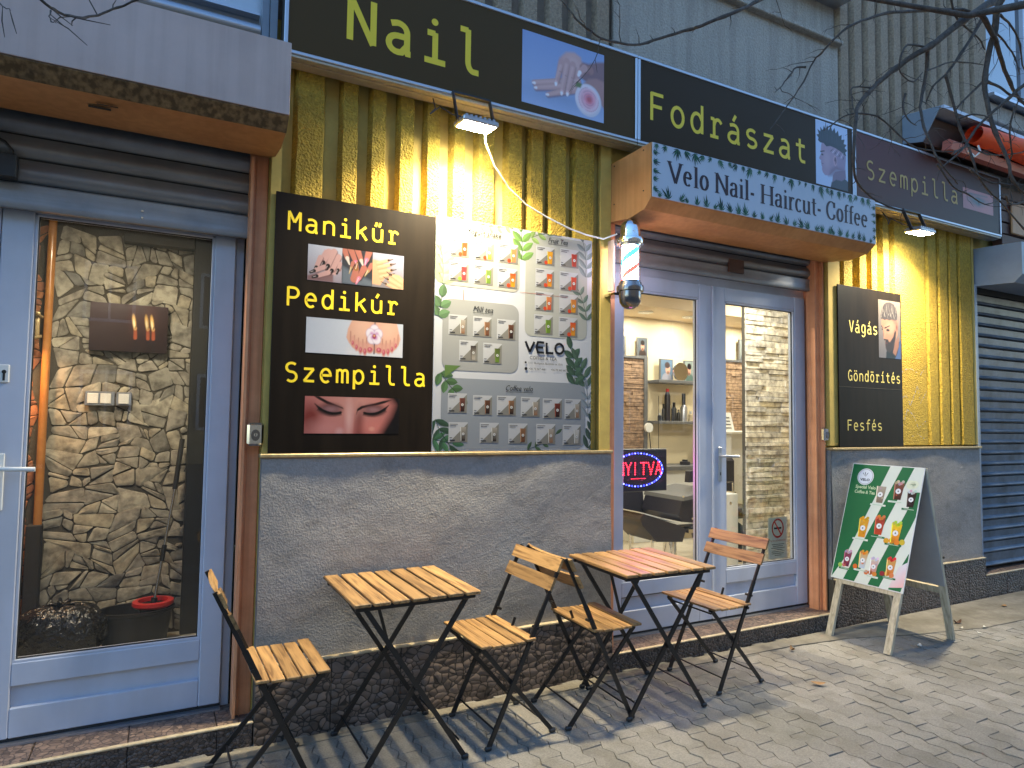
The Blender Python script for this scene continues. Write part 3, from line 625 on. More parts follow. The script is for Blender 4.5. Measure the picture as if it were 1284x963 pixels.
# soft-edged painter for printed photographs: a fine vertex-coloured sheet
class Photo:
    def __init__(s,w,h,bgc,n=150):
        s.w,s.h=w,h; s.nx=n; s.ny=max(2,int(n*h/w)); s.a=h/w
        u,v=np.meshgrid(np.linspace(0,1,s.nx+1),np.linspace(0,1,s.ny+1)); s.U=u; s.V=v; s.C=np.zeros(u.shape+(3,)); s.C[:]=np.array(lin(bgc))
    def put(s,mask,col): m=np.clip(mask,0,1)[...,None]; s.C=s.C*(1-m)+np.array(lin(col))*m; return s
    def grad(s,c0,c1,ax=1):
        t=(s.V if ax else s.U)[...,None]; s.C=np.array(lin(c0))*(1-t)+np.array(lin(c1))*t; return s
    def ell(s,cx,cy,rx,ry,col,soft=.02,rot=0,op=1):
        x=s.U-cx; y=(s.V-cy)*s.a; c,q=math.cos(R(rot)),math.sin(R(rot)); X=x*c+y*q; Y=-x*q+y*c
        d=(1-np.sqrt((X/rx)**2+(Y/(ry*s.a))**2))*min(rx,ry*s.a); return s.put((d/soft+.5)*1.0 if op==1 else np.clip(d/soft+.5,0,1)*op,col)
    def cap(s,x0,y0,x1,y1,r0,r1,col,soft=.012,op=1):
        ax,ay,bx,by=x0,y0*s.a,x1,y1*s.a; px=s.U-ax; py=s.V*s.a-ay; dx,dy=bx-ax,by-ay; t=np.clip((px*dx+py*dy)/(dx*dx+dy*dy+1e-12),0,1)
        d=(r0+(r1-r0)*t)-np.hypot(px-t*dx,py-t*dy); return s.put(np.clip(d/soft+.5,0,1)*op,col)
    def poly(s,pts,col,soft=.01,op=1):
        inside=np.zeros(s.U.shape,bool); dm=np.full(s.U.shape,9.); y=s.V*s.a; n=len(pts)
        for i in range(n):
            x0,y0=pts[i][0],pts[i][1]*s.a; x1,y1=pts[(i+1)%n][0],pts[(i+1)%n][1]*s.a
            cnd=((y0>y)!=(y1>y)); inside^=cnd&(s.U<(x1-x0)*(y-y0)/((y1-y0) or 1e-9)+x0)
            dx,dy=x1-x0,y1-y0; t=np.clip(((s.U-x0)*dx+(y-y0)*dy)/(dx*dx+dy*dy+1e-12),0,1); dm=np.minimum(dm,np.hypot(s.U-x0-t*dx,y-y0-t*dy))
        return s.put(np.clip(np.where(inside,dm,-dm)/soft+.5,0,1)*op,col)
    def noise(s,a): s.C*=1+RNG.normal(0,a,s.C.shape[:2])[...,None]; return s
    def build(s,x0,z0,x1,z1,y,parent,name='photo',mt=None,P=None):
        nx,ny=s.nx,s.ny; me=bpy.data.meshes.new(name)
        X=x0+(x1-x0)*s.U; Z=z0+(z1-z0)*s.V
        co=np.stack([X,np.full_like(X,y),Z],-1).reshape(-1,3)
        i,j=np.meshgrid(np.arange(nx),np.arange(ny)); a=(j*(nx+1)+i).ravel(); q=np.stack([a,a+1,a+nx+2,a+nx+1],-1)
        if P: co=np.array([P(p[0],p[2]) for p in co])
        me.vertices.add(len(co)); me.vertices.foreach_set('co',co.astype('f').ravel()); me.loops.add(q.size); me.loops.foreach_set('vertex_index',q.ravel().astype('i'))
        me.polygons.add(len(q)); me.polygons.foreach_set('loop_start',np.arange(0,q.size,4)); me.update(calc_edges=True)
        at=me.color_attributes.new('Col','FLOAT_COLOR','POINT'); at.data.foreach_set('color',np.concatenate([np.clip(s.C*(.55 if abs(y-3.1487)<.00005 else .32 if abs(y-3.1485)<.00005 else 1),0,1).reshape(-1,3),np.ones((len(co),1))],1).astype('f').ravel())
        me.materials.append(mt or M['print_gloss']); o=bpy.data.objects.new(name,me); COL.objects.link(o); o.parent=parent; return o
def hand_rose():
    p=Photo(.54,.40,(.60,.68,.84),190).grad((.66,.72,.86),(.54,.62,.80))
    S=(.80,.62,.60); D=(.52,.36,.37); L=(.90,.76,.74); NL=(.97,.93,.94)
    p.ell(.45,.20,.40,.10,(.52,.58,.72),.12,op=.6)
    # far forearm and wrist entering from the right
    p.poly([(1.02,.90),(.90,.86),(.80,.80),(.70,.80),(.64,.70),(.66,.58),(.80,.52),(.92,.50),(1.02,.46)],(.56,.42,.43),.03)
    p.poly([(1.02,.60),(.90,.62),(.80,.58),(.74,.50),(.76,.42),(.90,.34),(1.02,.18)],(.70,.52,.50),.03)
    # lower hand lying flat: fingers to the left
    for x0,y0,x1,y1,a,b in ((.66,.50,.14,.31,.045,.026),(.64,.43,.16,.245,.042,.024),(.62,.37,.30,.195,.040,.022)):
        p.cap(x0,y0-.012,x1+.01,y1-.014,a*1.12,b*1.15,D,.02,.7); p.cap(x0,y0,x1,y1,a,b,S,.014); p.cap(x0,y0+.018,x1+.03,y1+.014,a*.35,b*.35,L,.03,.6)
    p.cap(.145,.305,.125,.30,.016,.010,NL).cap(.165,.245,.15,.24,.015,.01,NL).cap(.305,.195,.285,.19,.014,.01,NL)
    # back of the upper hand, fingers pointing down over the lower one
    p.poly([(.70,.86),(.62,.90),(.52,.87),(.44,.76),(.42,.62),(.50,.52),(.64,.52),(.74,.62)],S,.03).ell(.60,.74,.10,.12,L,.10,op=.5).ell(.52,.62,.08,.10,(.72,.53,.51),.08,op=.5)
    for x0,y0,x1,y1,a,b in ((.46,.70,.405,.40,.034,.024),(.53,.74,.475,.29,.038,.026),(.605,.72,.545,.30,.038,.026)):
        p.cap(x0+.022,y0-.04,x1+.028,y1+.02,a*.5,b*.5,D,.03,.75); p.cap(x0,y0,x1,y1,a,b,S,.014); p.cap(x0-.008,y0-.05,x1-.006,y1+.05,a*.35,b*.3,L,.03,.6); p.cap(x0-.02,(y0+y1)/2+.02,x0+.0,(y0+y1)/2+.015,.005,.004,D,.012,.4)
        p.cap(x1-.004,y1+.006,x1-.008,y1-.035,.019,.013,(.90,.74,.74)).cap(x1-.007,y1-.02,x1-.008,y1-.038,.017,.012,NL)
    # thumb curling over
    p.cap(.82,.71,.73,.72,.046,.042,(.66,.48,.46),.02).cap(.75,.72,.685,.64,.040,.028,S,.016).cap(.69,.64,.675,.595,.022,.017,NL).cap(.80,.66,.72,.60,.02,.01,D,.03,.5)
    # rose
    for rx,ry,c,dx,dy in ((.165,.235,(.86,.82,.86),0,0),(.15,.21,(.93,.86,.89),-.01,.01),(.125,.17,(.95,.80,.84),.005,.01),(.10,.14,(.93,.72,.77),0,.02),(.075,.105,(.95,.66,.72),.01,.02),(.05,.07,(.90,.52,.58),.01,.02),(.028,.04,(.84,.40,.44),.012,.02)): p.ell(.80+dx,.27+dy,rx,ry,c,.016,rot=15)
    for i,(r_,a0,a1) in enumerate(((.13,100,230),(.12,250,370),(.095,20,140),(.09,160,280),(.065,60,190),(.06,230,340),(.035,0,150))):
        n=10
        for k in range(n):
            a=R(a0+(a1-a0)*k/n); b=R(a0+(a1-a0)*(k+1)/n); p.cap(.81+r_*math.cos(a),.28+r_*1.35*math.sin(a),.81+r_*math.cos(b),.28+r_*1.35*math.sin(b),.005,.005,(.78,.52,.60),.012,.4)
    p.poly([(.63,.42),(.66,.50),(.72,.48),(.70,.42)],(.42,.48,.26),.02)
    return p.noise(.012)
def man_profile():
    p=Photo(.345,.463,(.74,.80,.92),130); SKN=(.66,.54,.62); SH=(.50,.39,.48)
    p.poly([(.44,-.02),(.48,.08),(.58,.16),(.72,.21),(.88,.20),(1.02,.15),(1.02,-.02)],(.14,.12,.15),.02)
    p.poly([(.50,.08),(.52,.20),(.60,.26),(.92,.34),(.94,.20),(.80,.14),(.62,.14)],SH,.02)
    face=[(.20,.70),(.17,.62),(.155,.55),(.175,.515),(.15,.47),(.105,.415),(.115,.395),(.165,.385),(.150,.350),(.175,.335),(.165,.305),(.19,.285),(.185,.24),(.215,.195),(.28,.165),(.38,.17),(.50,.23),(.62,.30),(.90,.32),(.94,.50),(.93,.66),(.70,.74),(.40,.74)]
    p.poly(face,SKN,.014); p.poly([(.50,.18),(.38,.16),(.45,.28),(.60,.36),(.88,.36),(.90,.28),(.66,.24)],SH,.06,op=.8)
    p.poly([(.55,.60),(.93,.56),(.93,.32),(.72,.34),(.60,.45)],(.56,.48,.60),.08,op=.6).ell(.33,.42,.10,.12,(.74,.62,.68),.08,op=.6)
    p.ell(.60,.435,.060,.085,(.76,.60,.66),.012).ell(.605,.435,.036,.056,(.42,.30,.38),.016).ell(.59,.40,.02,.03,(.72,.56,.62),.01)
    p.cap(.155,.515,.265,.540,.016,.010,(.14,.09,.13),.012).ell(.20,.475,.035,.014,(.22,.15,.2),.012).cap(.17,.335,.235,.335,.006,.004,(.40,.24,.32),.01).cap(.12,.40,.15,.385,.006,.004,SH,.01)
    hair=[(.14,.655),(.07,.68),(.09,.72),(.03,.76),(.10,.78),(.06,.85),(.15,.83),(.15,.90),(.22,.86),(.26,.94),(.31,.875),(.36,.965),(.41,.885),(.47,.975),(.52,.89),(.59,.955),(.63,.875),(.70,.93),(.73,.845),(.82,.88),(.81,.80),(.91,.82),(.88,.745),(.97,.74),(.91,.685),(.99,.65),(.92,.61),(.96,.56),(.88,.57),(.80,.60),(.62,.635),(.45,.645),(.33,.62),(.24,.66)]
    p.poly(hair,(.085,.075,.095),.010)
    for k in range(16): a=.15+.048*k; p.cap(a,.70,a+.03*math.sin(k*2.1),.84+.05*math.cos(k*1.7),.007,.003,(.22,.20,.25),.02,.6)
    for k in range(7): p.cap(.46+.065*k,.565-.012*k,.55+.062*k,.625-.006*k,.010,.003,(.84,.78,.84) if k%2 else (.30,.25,.32),.010)
    return p.noise(.015)
def nails_a():
    p=Photo(.159,.169,(.70,.70,.78),90).grad((.60,.56,.62),(.76,.78,.86)); S=(.80,.64,.64); D=(.46,.32,.34)
    p.poly([(0,0),(0,.12),(.3,.22),(.75,.25),(.75,0)],(.52,.40,.42),.05).poly([(.38,.72),(.48,.90),(.72,.92),(.95,.78),(.98,.35),(.80,.20),(.5,.3)],S,.04)
    for x0,y0,x1,y1,r,n in ((.60,.86,.46,.56,.085,0),(.76,.88,.60,.48,.085,1),(.90,.74,.72,.36,.08,0),(.95,.55,.90,.40,.06,1),(.36,.66,.26,.40,.075,0),(.46,.40,.22,.28,.07,1),(.60,.26,.30,.14,.07,0)):
        p.cap(x0+.03,y0-.03,x1+.03,y1-.03,r,r*.8,D,.03,.7).cap(x0,y0,x1,y1,r,r*.82,S,.02)
        dx,dy=x1-x0,y1-y0; k=.15/math.hypot(dx,dy); p.cap(x1+dx*k*.2,y1+dy*k*.2,x1+dx*k,y1+dy*k,r*.72,r*.55,(.10,.07,.08),.015).cap(x1+dx*k*.3-.02,y1+dy*k*.3,x1+dx*k*.8-.02,y1+dy*k*.8,r*.12,r*.1,(.85,.80,.82),.015,.9)
    return p.noise(.03)
def nails_b():
    p=Photo(.146,.169,(.22,.23,.27),84); p.poly([(0,0),(0,.5),(.35,.35),(1,.15),(1,0)],(.40,.44,.50),.12); S=(.72,.45,.40)
    for x0,y0,x1,y1,r,c in ((.04,1.02,.16,.74,.10,(.85,.82,.8)),(.26,1.02,.44,.66,.10,(.86,.45,.62)),(.50,1.0,.62,.72,.095,(.80,.78,.74)),(.88,1.0,.80,.76,.11,(.82,.50,.66)),(.40,.16,.46,.46,.12,(.60,.42,.2)),(.72,.50,.56,.20,.10,(.90,.52,.66)),(.98,.62,.86,.44,.08,(.70,.62,.42)),(.35,.62,.30,.48,.06,(.7,.6,.4))):
        p.cap(x0+.03,y0-.02,x1+.03,y1-.02,r,r*.8,(.22,.12,.11),.04,.7).cap(x0,y0,x1,y1,r,r*.75,S,.02); dx,dy=x1-x0,y1-y0; k=.19/math.hypot(dx,dy); p.cap(x1,y1,x1+dx*k,y1+dy*k,r*.6,r*.22,c,.015).cap(x1-.015,y1,x1+dx*k*.8,y1+dy*k*.8,r*.1,r*.08,(.97,.9,.92),.012,.8)
    return p.noise(.04)
def nails_c():
    p=Photo(.157,.169,(.70,.68,.74),90).grad((.52,.50,.53),(.72,.72,.82)); S=(.86,.68,.54); D=(.56,.38,.28)
    p.poly([(-.02,.08),(-.02,.80),(.18,.78),(.42,.66),(.52,.5),(.40,.28),(.25,.06)],S,.04).poly([(1.02,.0),(1.02,.30),(.86,.42),(.62,.44),(.50,.28),(.60,.02)],S,.04)
    for x0,y0,x1,y1,r in ((.15,.70,.50,.82,.055),(.18,.58,.58,.70,.06),(.22,.45,.60,.54,.06),(.25,.30,.55,.40,.055),(.95,.22,.60,.40,.055),(.90,.10,.50,.26,.055),(.80,.0,.44,.12,.05)):
        p.cap(x0,y0-.035,x1,y1-.035,r*.6,r*.5,D,.03,.7).cap(x0,y0,x1,y1,r,r*.8,S,.02).cap(x0,y0+.02,x1,y1+.02,r*.3,r*.25,(.94,.80,.68),.03,.6); dx,dy=x1-x0,y1-y0; k=.17/math.hypot(dx,dy); p.cap(x1,y1,x1+dx*k,y1+dy*k,r*.62,r*.15,(.25,.17,.15),.012).cap(x1+dx*k*.2,y1+dy*k*.2+.01,x1+dx*k*.7,y1+dy*k*.7+.01,r*.12,r*.08,(.8,.7,.62),.012,.8)
    return p.noise(.03)
def feet():
    p=Photo(.467,.166,(.80,.83,.90),190).grad((.84,.86,.92),(.78,.81,.88)); S=(.88,.68,.60); D=(.60,.38,.34); N=(.76,.30,.40)
    p.poly([(.40,-.02),(.42,.2),(.5,.1),(.9,.1),(.98,.3),(.98,-.02)],(.88,.88,.92),.06)
    p.poly([(.455,1.02),(.415,.75),(.40,.50),(.425,.36),(.47,.20),(.54,.10),(.66,.10),(.685,.5),(.69,1.02)],S,.012).poly([(.70,1.02),(.69,.5),(.70,.10),(.82,.10),(.91,.20),(.955,.36),(.975,.55),(.95,.80),(.93,1.02)],S,.012)
    p.ell(.56,.75,.09,.3,(.93,.76,.68),.10,op=.6).ell(.82,.75,.09,.3,(.93,.76,.68),.10,op=.6).cap(.695,1,.692,.08,.006,.008,(.36,.20,.18),.012)
    for s,c in ((1,.695),(-1,.695)):
        for k,(dx,y,w,h) in enumerate(((.048,.22,.042,.17),(.100,.17,.024,.20),(.145,.20,.023,.19),(.188,.27,.021,.17),(.228,.38,.019,.15))):
            x=c-dx if s>0 else c+dx
            p.cap(x+(-.024 if s>0 else .024)*(1.5 if k==0 else 1),y+.30,x+(-.022 if s>0 else .022)*(1.6 if k==0 else 1),y+.02,.004,.006,D,.012,.8)
            p.ell(x,y+.02,w,h,(.84,.60,.54),.010); p.ell(x,y+.06,w*.6,h*.6,(.93,.72,.66),.03,op=.6); p.ell(x,y-h*.18,w*.62,h*.42,N,.008); p.ell(x-.003,y-h*.1,w*.25,h*.2,(.93,.66,.70),.008,op=.7)
    for a,l in ((90,.22),(162,.20),(18,.20),(234,.20),(306,.20)):
        cx=.69+.045*math.cos(R(a)); cy=.62+l*.75*math.sin(R(a)); p.ell(cx,cy,.046,.15,(.74,.66,.80),.014,rot=0); p.ell(cx,cy,.042,.135,(.93,.90,.96),.012); p.ell(.69+.028*math.cos(R(a)),.62+l*.42*math.sin(R(a)),.02,.07,(.78,.50,.76),.02,op=.8)
    p.ell(.69,.58,.020,.08,(.62,.18,.42),.010).ell(.69,.60,.009,.03,(.92,.75,.4),.008)
    return p.noise(.012)
def eyes():
    p=Photo(.455,.173,(.76,.44,.42),190)
    p.ell(.50,.80,.30,.45,(.84,.60,.56),.22,op=.8).ell(.455,.35,.035,.50,(.92,.72,.70),.05,op=.8).ell(.57,.15,.045,.45,(.42,.15,.14),.06,op=.85).ell(.06,.35,.10,.40,(.50,.17,.14),.10,op=.9).ell(.22,.12,.18,.25,(.86,.58,.56),.12,op=.7).ell(.72,.18,.13,.25,(.90,.54,.50),.12,op=.7).ell(.70,.13,.03,.06,(.96,.68,.60),.02,op=.7).ell(.36,.05,.04,.10,(.90,.72,.72),.04,op=.6)
    p.poly([(1.5,2),(.86,2),(.88,1.0),(.94,.80),(.90,.5),(.83,.2),(.78,-.02),(.7,-1),(1.5,-1)],(.06,.025,.02),.10)
    p.poly([(.08,1.02),(.13,.93),(.22,.80),(.33,.72),(.395,.67),(.385,.715),(.31,.79),(.22,.89),(.14,1.0)],(.07,.025,.02),.010).poly([(.53,.52),(.545,.62),(.60,.70),(.72,.77),(.84,.86),(.92,.96),(.82,.92),(.70,.83),(.58,.76),(.54,.68)],(.07,.025,.02),.010)
    for cx,sg in ((.255,-1),(.725,1)):
        p.ell(cx,.66,.115,.16,(.34,.17,.17),.05,op=.9).ell(cx-.01*sg,.66,.075,.08,(.66,.48,.50),.04,op=.8)
        n=26
        for k in range(n):
            t=-1+2*k/(n-1); x=cx+t*.108; y=.545+.075*t*t+.055*t*sg
            p.cap(x,y+.02,x+t*.020+sg*.004,y-.085+.02*abs(t),.0065,.0015,(.04,.015,.015),.005)
        for k in range(n): t=-1+2*k/(n-1); t2=t+2/(n-1); f_=lambda q:(cx+q*.112,.56+.075*q*q+.055*q*sg); a=f_(t); b=f_(min(1,t2)); p.cap(a[0],a[1],b[0],b[1],.010,.010,(.04,.015,.015),.008)
        p.cap(cx+sg*.10,.66,cx+sg*.155,.80,.014,.004,(.05,.02,.02),.012)
    return p.noise(.012)
def man_beard():
    p=Photo(.275,.447,(.60,.56,.58),130).grad((.52,.50,.55),(.66,.60,.56)); S=(.84,.62,.52)
    p.poly([(.32,-.02),(.33,.10),(.50,.20),(.72,.26),(1.02,.32),(1.02,-.02)],(.09,.08,.10),.02).poly([(.70,-.02),(.84,.10),(.96,.33),(1.02,.33),(1.02,-.02)],(.34,.44,.70),.02).poly([(.62,.10),(.74,.30),(.93,.40),(.90,.22),(.76,.05)],(.72,.50,.42),.03)
    p.poly([(.14,.68),(.125,.60),(.145,.535),(.175,.50),(.20,.45),(.235,.385),(.215,.345),(.225,.315),(.29,.305),(.295,.27),(.30,.20),(.36,.13),(.48,.10),(.62,.16),(.74,.30),(.86,.42),(.90,.66),(.60,.74),(.30,.74)],S,.014)
    p.ell(.50,.52,.20,.10,(.92,.72,.62),.10,op=.7).ell(.28,.45,.05,.10,(.92,.72,.62),.05,op=.6).ell(.82,.55,.055,.075,(.78,.54,.46),.014).ell(.83,.55,.03,.045,(.55,.34,.29),.016)
    p.poly([(.30,.31),(.42,.32),(.46,.28),(.52,.29),(.66,.38),(.74,.50),(.79,.47),(.76,.34),(.64,.16),(.50,.085),(.38,.10),(.31,.17),(.29,.24)],(.15,.10,.09),.035,op=.95)
    p.cap(.25,.315,.42,.315,.018,.012,(.12,.08,.07),.014).cap(.30,.255,.40,.262,.010,.006,(.55,.30,.27),.012)
    p.cap(.135,.545,.20,.515,.016,.010,(.10,.07,.06),.012).cap(.28,.515,.50,.565,.019,.010,(.10,.07,.06),.012).ell(.42,.485,.075,.022,(.18,.11,.10),.018).ell(.17,.49,.025,.016,(.2,.12,.1),.012).cap(.24,.47,.215,.38,.012,.02,(.68,.44,.36),.02,.7)
    p.poly([(.12,.66),(.09,.72),(.13,.79),(.18,.86),(.27,.93),(.38,.965),(.54,.975),(.70,.95),(.82,.87),(.86,.76),(.84,.68),(.74,.66),(.60,.675),(.50,.66),(.38,.67),(.26,.655),(.18,.67)],(.38,.34,.34),.015)
    for k in range(34):
        a=.13+.021*k; b=.70+.10*math.sin(k*2.7)**2; p.cap(a,b,a+.06*math.sin(k*1.3),b+.13+.03*math.cos(k),.012,.004,((.80,.76,.74),(.20,.17,.18),(.62,.58,.56),(.28,.24,.25))[k%4],.010,.85)
    p.poly([(.60,.68),(.84,.68),(.88,.60),(.76,.60)],(.60,.48,.44),.05,op=.7)
    return p.noise(.018)

SK=(.86,.62,.55); SKD=(.62,.38,.33); SKL=(.95,.78,.72)
# ------------------------------------------------------------ fascia signs
def fascia(x0,x1,label,split=None):
    t=thing('fascia_sign',label,'sign',((x0+x1)/2,3.05,3.06)); W2=(x1-x0)/2
    k=lambda mb,n,m:keepw(mb.build(n,m),t)
    k(MB().box(x0+.003,3.056,3.068,x1-.003,3.17,3.592),'back_box',M['dark'])
    k(MB().box(x0+.018,3.050,3.084,x1-.018,3.0555,3.578),'face',M['sign_black'])
    k(MB().box(x0,3.044,3.066,x1,3.0555,3.0835,.003).box(x0,3.044,3.5785,x1,3.0555,3.597,.003).box(x0,3.044,3.084,x0+.0175,3.0555,3.578,.003).box(x1-.0175,3.044,3.084,x1,3.0555,3.578,.003),'frame',M['alu'])
    k(MB().box(x0,3.05,3.052,x1,3.085,3.0655,.002).box(x0,3.088,3.048,x1,3.125,3.0635,.002).box(x0,3.128,3.052,x1,3.158,3.066,.002),'bottom_rail',M['alu_dull'])
    return t
def up(o,t): return keepw(o,t)
M['sign_glare']=mat('glare_tinted_sign_vinyl',(.075,.045,.016),.45,spec=.14,bump=[(2.2,.12,2,.03)])  # black vinyl browned: lamp glare painted into the face colour
f1=fascia(.415,2.413,'long black fascia sign reading Nail with a photo of two hands and a rose')
up(mono(None,'Nail',3.05,.71,1.379,3.206,.215,M['yellow'],.072,.6),f1)
# leaf sprig left of Nail
mb=MB()
for a,l,o_ in ((-150,.17,(.66,3.52)),(-118,.20,(.62,3.53)),(-88,.19,(.575,3.54)),(-60,.17,(.56,3.55))):
    d=(math.cos(R(a)),math.sin(R(a))); n_=(-d[1],d[0]); P=[(o_[0]-.05+d[0]*l*t+n_[0]*w,3.0492,o_[1]+d[1]*l*t+n_[1]*w) for t,w in ((0,0),(.25,.018),(.55,.026),(.8,.016),(1,0),(.8,-.014),(.55,-.022),(.25,-.016))]
    mb.add(P,[tuple(range(8))[::-1]])
keepw(mb.build('leaf_motif',mat('leaf_green_vinyl',(.35,.38,.12),.5)),f1)
p=hand_rose()
keepw(p.build(1.634,3.129,2.17,3.53,3.0487,None),f1)
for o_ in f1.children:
    if o_.name.startswith('face'): o_.data.materials[0]=M['sign_glare']
f2=fascia(2.417,4.397,'long black fascia sign reading Fodrászat with a profile photo of a spiky haircut')
keepw(mono(None,'Fodrászat',3.05,2.515,3.877,3.229,.171,M['yellow'],.065,.62),f2)
p=man_profile()
keepw(p.build(3.982,3.108,4.327,3.571,3.0487,None),f2)
f3=fascia(4.401,6.372,'black and dark red fascia sign reading Szempilla with a small photo of an eye')
p=Photo(1.9,.49,(.10,.03,.025),90).grad((.26,.18,.10),(.28,.07,.05)).ell(.25,.6,.4,.5,(.42,.11,.07),.5,op=.6).ell(.95,.3,.4,.9,(.14,.07,.04),.5,op=.8)
keepw(p.build(4.42,3.086,6.353,3.576,3.0493,None,'background_print',M['print']),f3)
keepw(mono(None,'Szempilla',3.0485,4.546,5.713,3.247,.141,mat('ochre_vinyl',(.50,.33,.08),.5),.055,.60),f3)
p=Photo(.455,.174,(.62,.24,.19),80).ell(.5,.5,.30,.22,(.14,.07,.06),.08).ell(.5,.5,.11,.20,(.05,.03,.03),.03).cap(.2,.78,.8,.85,.02,.012,(.30,.12,.10),.03).ell(.8,.2,.2,.3,(.70,.30,.22),.1,op=.6)
keepw(p.build(5.797,3.233,6.252,3.407,3.0483,None),f3)
# ------------------------------------------------------------ posters on the wall
def board(name,label,cat,x0,z0,x1,z1,m,y=3.15):
    t=thing(name,label,cat,((x0+x1)/2,y,z0)); keepw(MB().box(x0,y,z0,x1,y+.009,z1,.0015).build('board',m),t); return t
q1=board('poster','black poster reading Manikűr, Pedikúr, Szempilla with nail, foot and eye photos','poster',.418,1.2585,1.1955,2.458,M['poster_black'])
for w,x0,x1,zb in (('Manikűr',.478,1.0,2.286),('Pedikúr',.482,1.004,1.934),('Szempilla',.485,1.155,1.586)): keepw(mono(None,w,3.15,x0,x1,zb,.088,M['yellow'],.066,.64),q1)
def fingers(p,L,col,nail,r=.03,nl=.06):
    for x0,y0,x1,y1 in L:
        p.cap(x0+.01,y0-.02,x1+.01,y1-.02,r*1.15,r*.9,tuple(c*.55 for c in col),.02,.6); p.cap(x0,y0,x1,y1,r,r*.7,col)
        dx,dy=x1-x0,y1-y0; k=nl/math.hypot(dx,dy); p.cap(x1,y1,x1+dx*k,y1+dy*k,r*.72,r*.2,nail,.008)
p=nails_a()
keepw(p.build(.567,2.063,.726,2.232,3.1487,None),q1)
p=nails_b()
keepw(p.build(.7265,2.063,.8735,2.232,3.1487,None),q1)
p=nails_c()
keepw(p.build(.874,2.063,1.032,2.232,3.1487,None),q1)
p=feet()
keepw(p.build(.569,1.723,1.036,1.889,3.1487,None),q1)
p=eyes()
keepw(p.build(.573,1.348,1.026,1.521,3.1487,None),q1)
q3=board('poster','narrow black poster reading Fesfés at its bottom, with a photo of a bearded man','poster',4.335,1.2605,5.092,2.452,M['poster_black'])
for w,x0,x1,zb,h in (('Vágás',4.462,4.785,2.108,.088),('Göndörítés',4.441,5.058,1.747,.079),('Fesfés',4.428,4.823,1.381,.078)): keepw(mono(None,w,3.15,x0,x1,zb,h,M['cream_letter'],.055,.64),q3)
keepw(MB().box(4.336,3.1485,1.698,5.082,3.1502,1.7005).build('seam',M['joint_dark']),q3)
p=man_beard()
keepw(p.build(4.803,1.938,5.078,2.385,3.1485,None),q3)
# menu ---------------------------------------------------------
q2=board('menu_board','white printed drinks menu with green leaves and rows of small drink pictures','menu',1.199,1.2585,2.165,2.468,mat('menu_paper',(.30,.31,.345),.4))
mb=MB(); YB=3.15
def P(l): return YB-.0005-.0005*l
lc=[0]
def rrect(x0,z0,x1,z1,r,l,c):
    pts=[]
    for cx,cz,a in ((x1-r,z1-r,0),(x0+r,z1-r,90),(x0+r,z0+r,180),(x1-r,z0+r,270)):
        for k in range(6): pts.append((cx+r*math.cos(R(a+18*k)),P(l),cz+r*math.sin(R(a+18*k))))
    mb.add(pts,[tuple(range(len(pts)))],lin(c))
def leafp(x,z,a,ln,w,l,c):
    d=(math.cos(R(a)),math.sin(R(a))); n_=(-d[1],d[0]); x1=1.2005;x2=2.1635; lc[0]=(lc[0]+1)%17; l=1.05+.05*lc[0]
    for sg,cc in ((1,c),(-1,tuple(v*.86 for v in c))):
        pr=[(0,0),(.2,.7),(.45,1),(.7,.8),(.88,.4),(1,0)]
        mb.add([(min(x2,max(x1,x+d[0]*ln*t+n_[0]*w*q*sg)),P(l),min(2.4665,max(1.26,z+d[1]*ln*t+n_[1]*w*q*sg))) for t,q in pr],[tuple(range(6)) if sg<0 else tuple(range(6))[::-1]],lin(cc))
def sprig(x,z,a,n,ln,w,c,l=2,step=.05,bend=6):
    pts=[(x,z)]
    for k in range(n):
        leafp(x,z,a+48,ln*(1-.05*k),w,l,c); leafp(x,z,a-48,ln*(1-.05*k),w,l,tuple(v*1.12 for v in c)); a+=bend; x+=math.cos(R(a))*step; z+=math.sin(R(a))*step; pts.append((x,z))
    leafp(x,z,a,ln,w,l,c)
    pts=[(min(2.162,max(1.202,q[0])),min(2.465,max(1.262,q[1]))) for q in pts]
    if len(pts)>1: stroke_face(mb,pts,lambda d:.0015,P(1.93),lin(tuple(v*.6 for v in c)))
for q in ((1.24,2.12,80,4,.11,.022,(.72,.78,.62)),(1.23,2.3,60,3,.1,.02,(.76,.82,.66)),(1.7,2.30,80,3,.09,.02,(.50,.66,.36)),(1.76,2.43,20,5,.06,.014,(.62,.74,.44)),(1.45,2.46,-10,4,.05,.012,(.66,.78,.5)),(2.12,2.25,80,4,.08,.014,(.62,.66,.66)),(2.13,2.0,95,4,.07,.012,(.45,.55,.50)),(2.05,1.63,82,4,.085,.020,(.30,.42,.34)),(2.13,1.62,100,3,.09,.018,(.34,.45,.38)),(1.22,1.95,70,2,.07,.024,(.42,.56,.40)),(1.24,1.66,-60,3,.07,.02,(.35,.50,.33)),(1.215,1.42,-70,3,.09,.016,(.25,.38,.30)),(1.21,1.32,-20,2,.07,.014,(.32,.52,.38)),(2.14,1.27,60,4,.08,.016,(.30,.40,.36)),(1.75,1.265,10,4,.05,.01,(.30,.42,.30)),(2.14,1.45,80,3,.07,.012,(.62,.68,.74))): sprig(*q)
rrect(1.232,2.115,1.690,2.440,.04,1,(.80,.79,.75)); rrect(1.725,1.885,2.132,2.455,.04,1,(.78,.79,.77)); rrect(1.245,1.675,1.688,2.045,.05,1,(.70,.71,.72)); rrect(1.245,1.268,2.125,1.635,.05,1,(.64,.67,.72))
stroke_face(mb,[(1.69,2.12),(2.0,2.12)],lambda d:.001,P(3),lin((.85,.5,.42))); stroke_face(mb,[(1.36,2.10),(1.36,2.045)],lambda d:.002,P(3),lin((.8,.35,.22)))
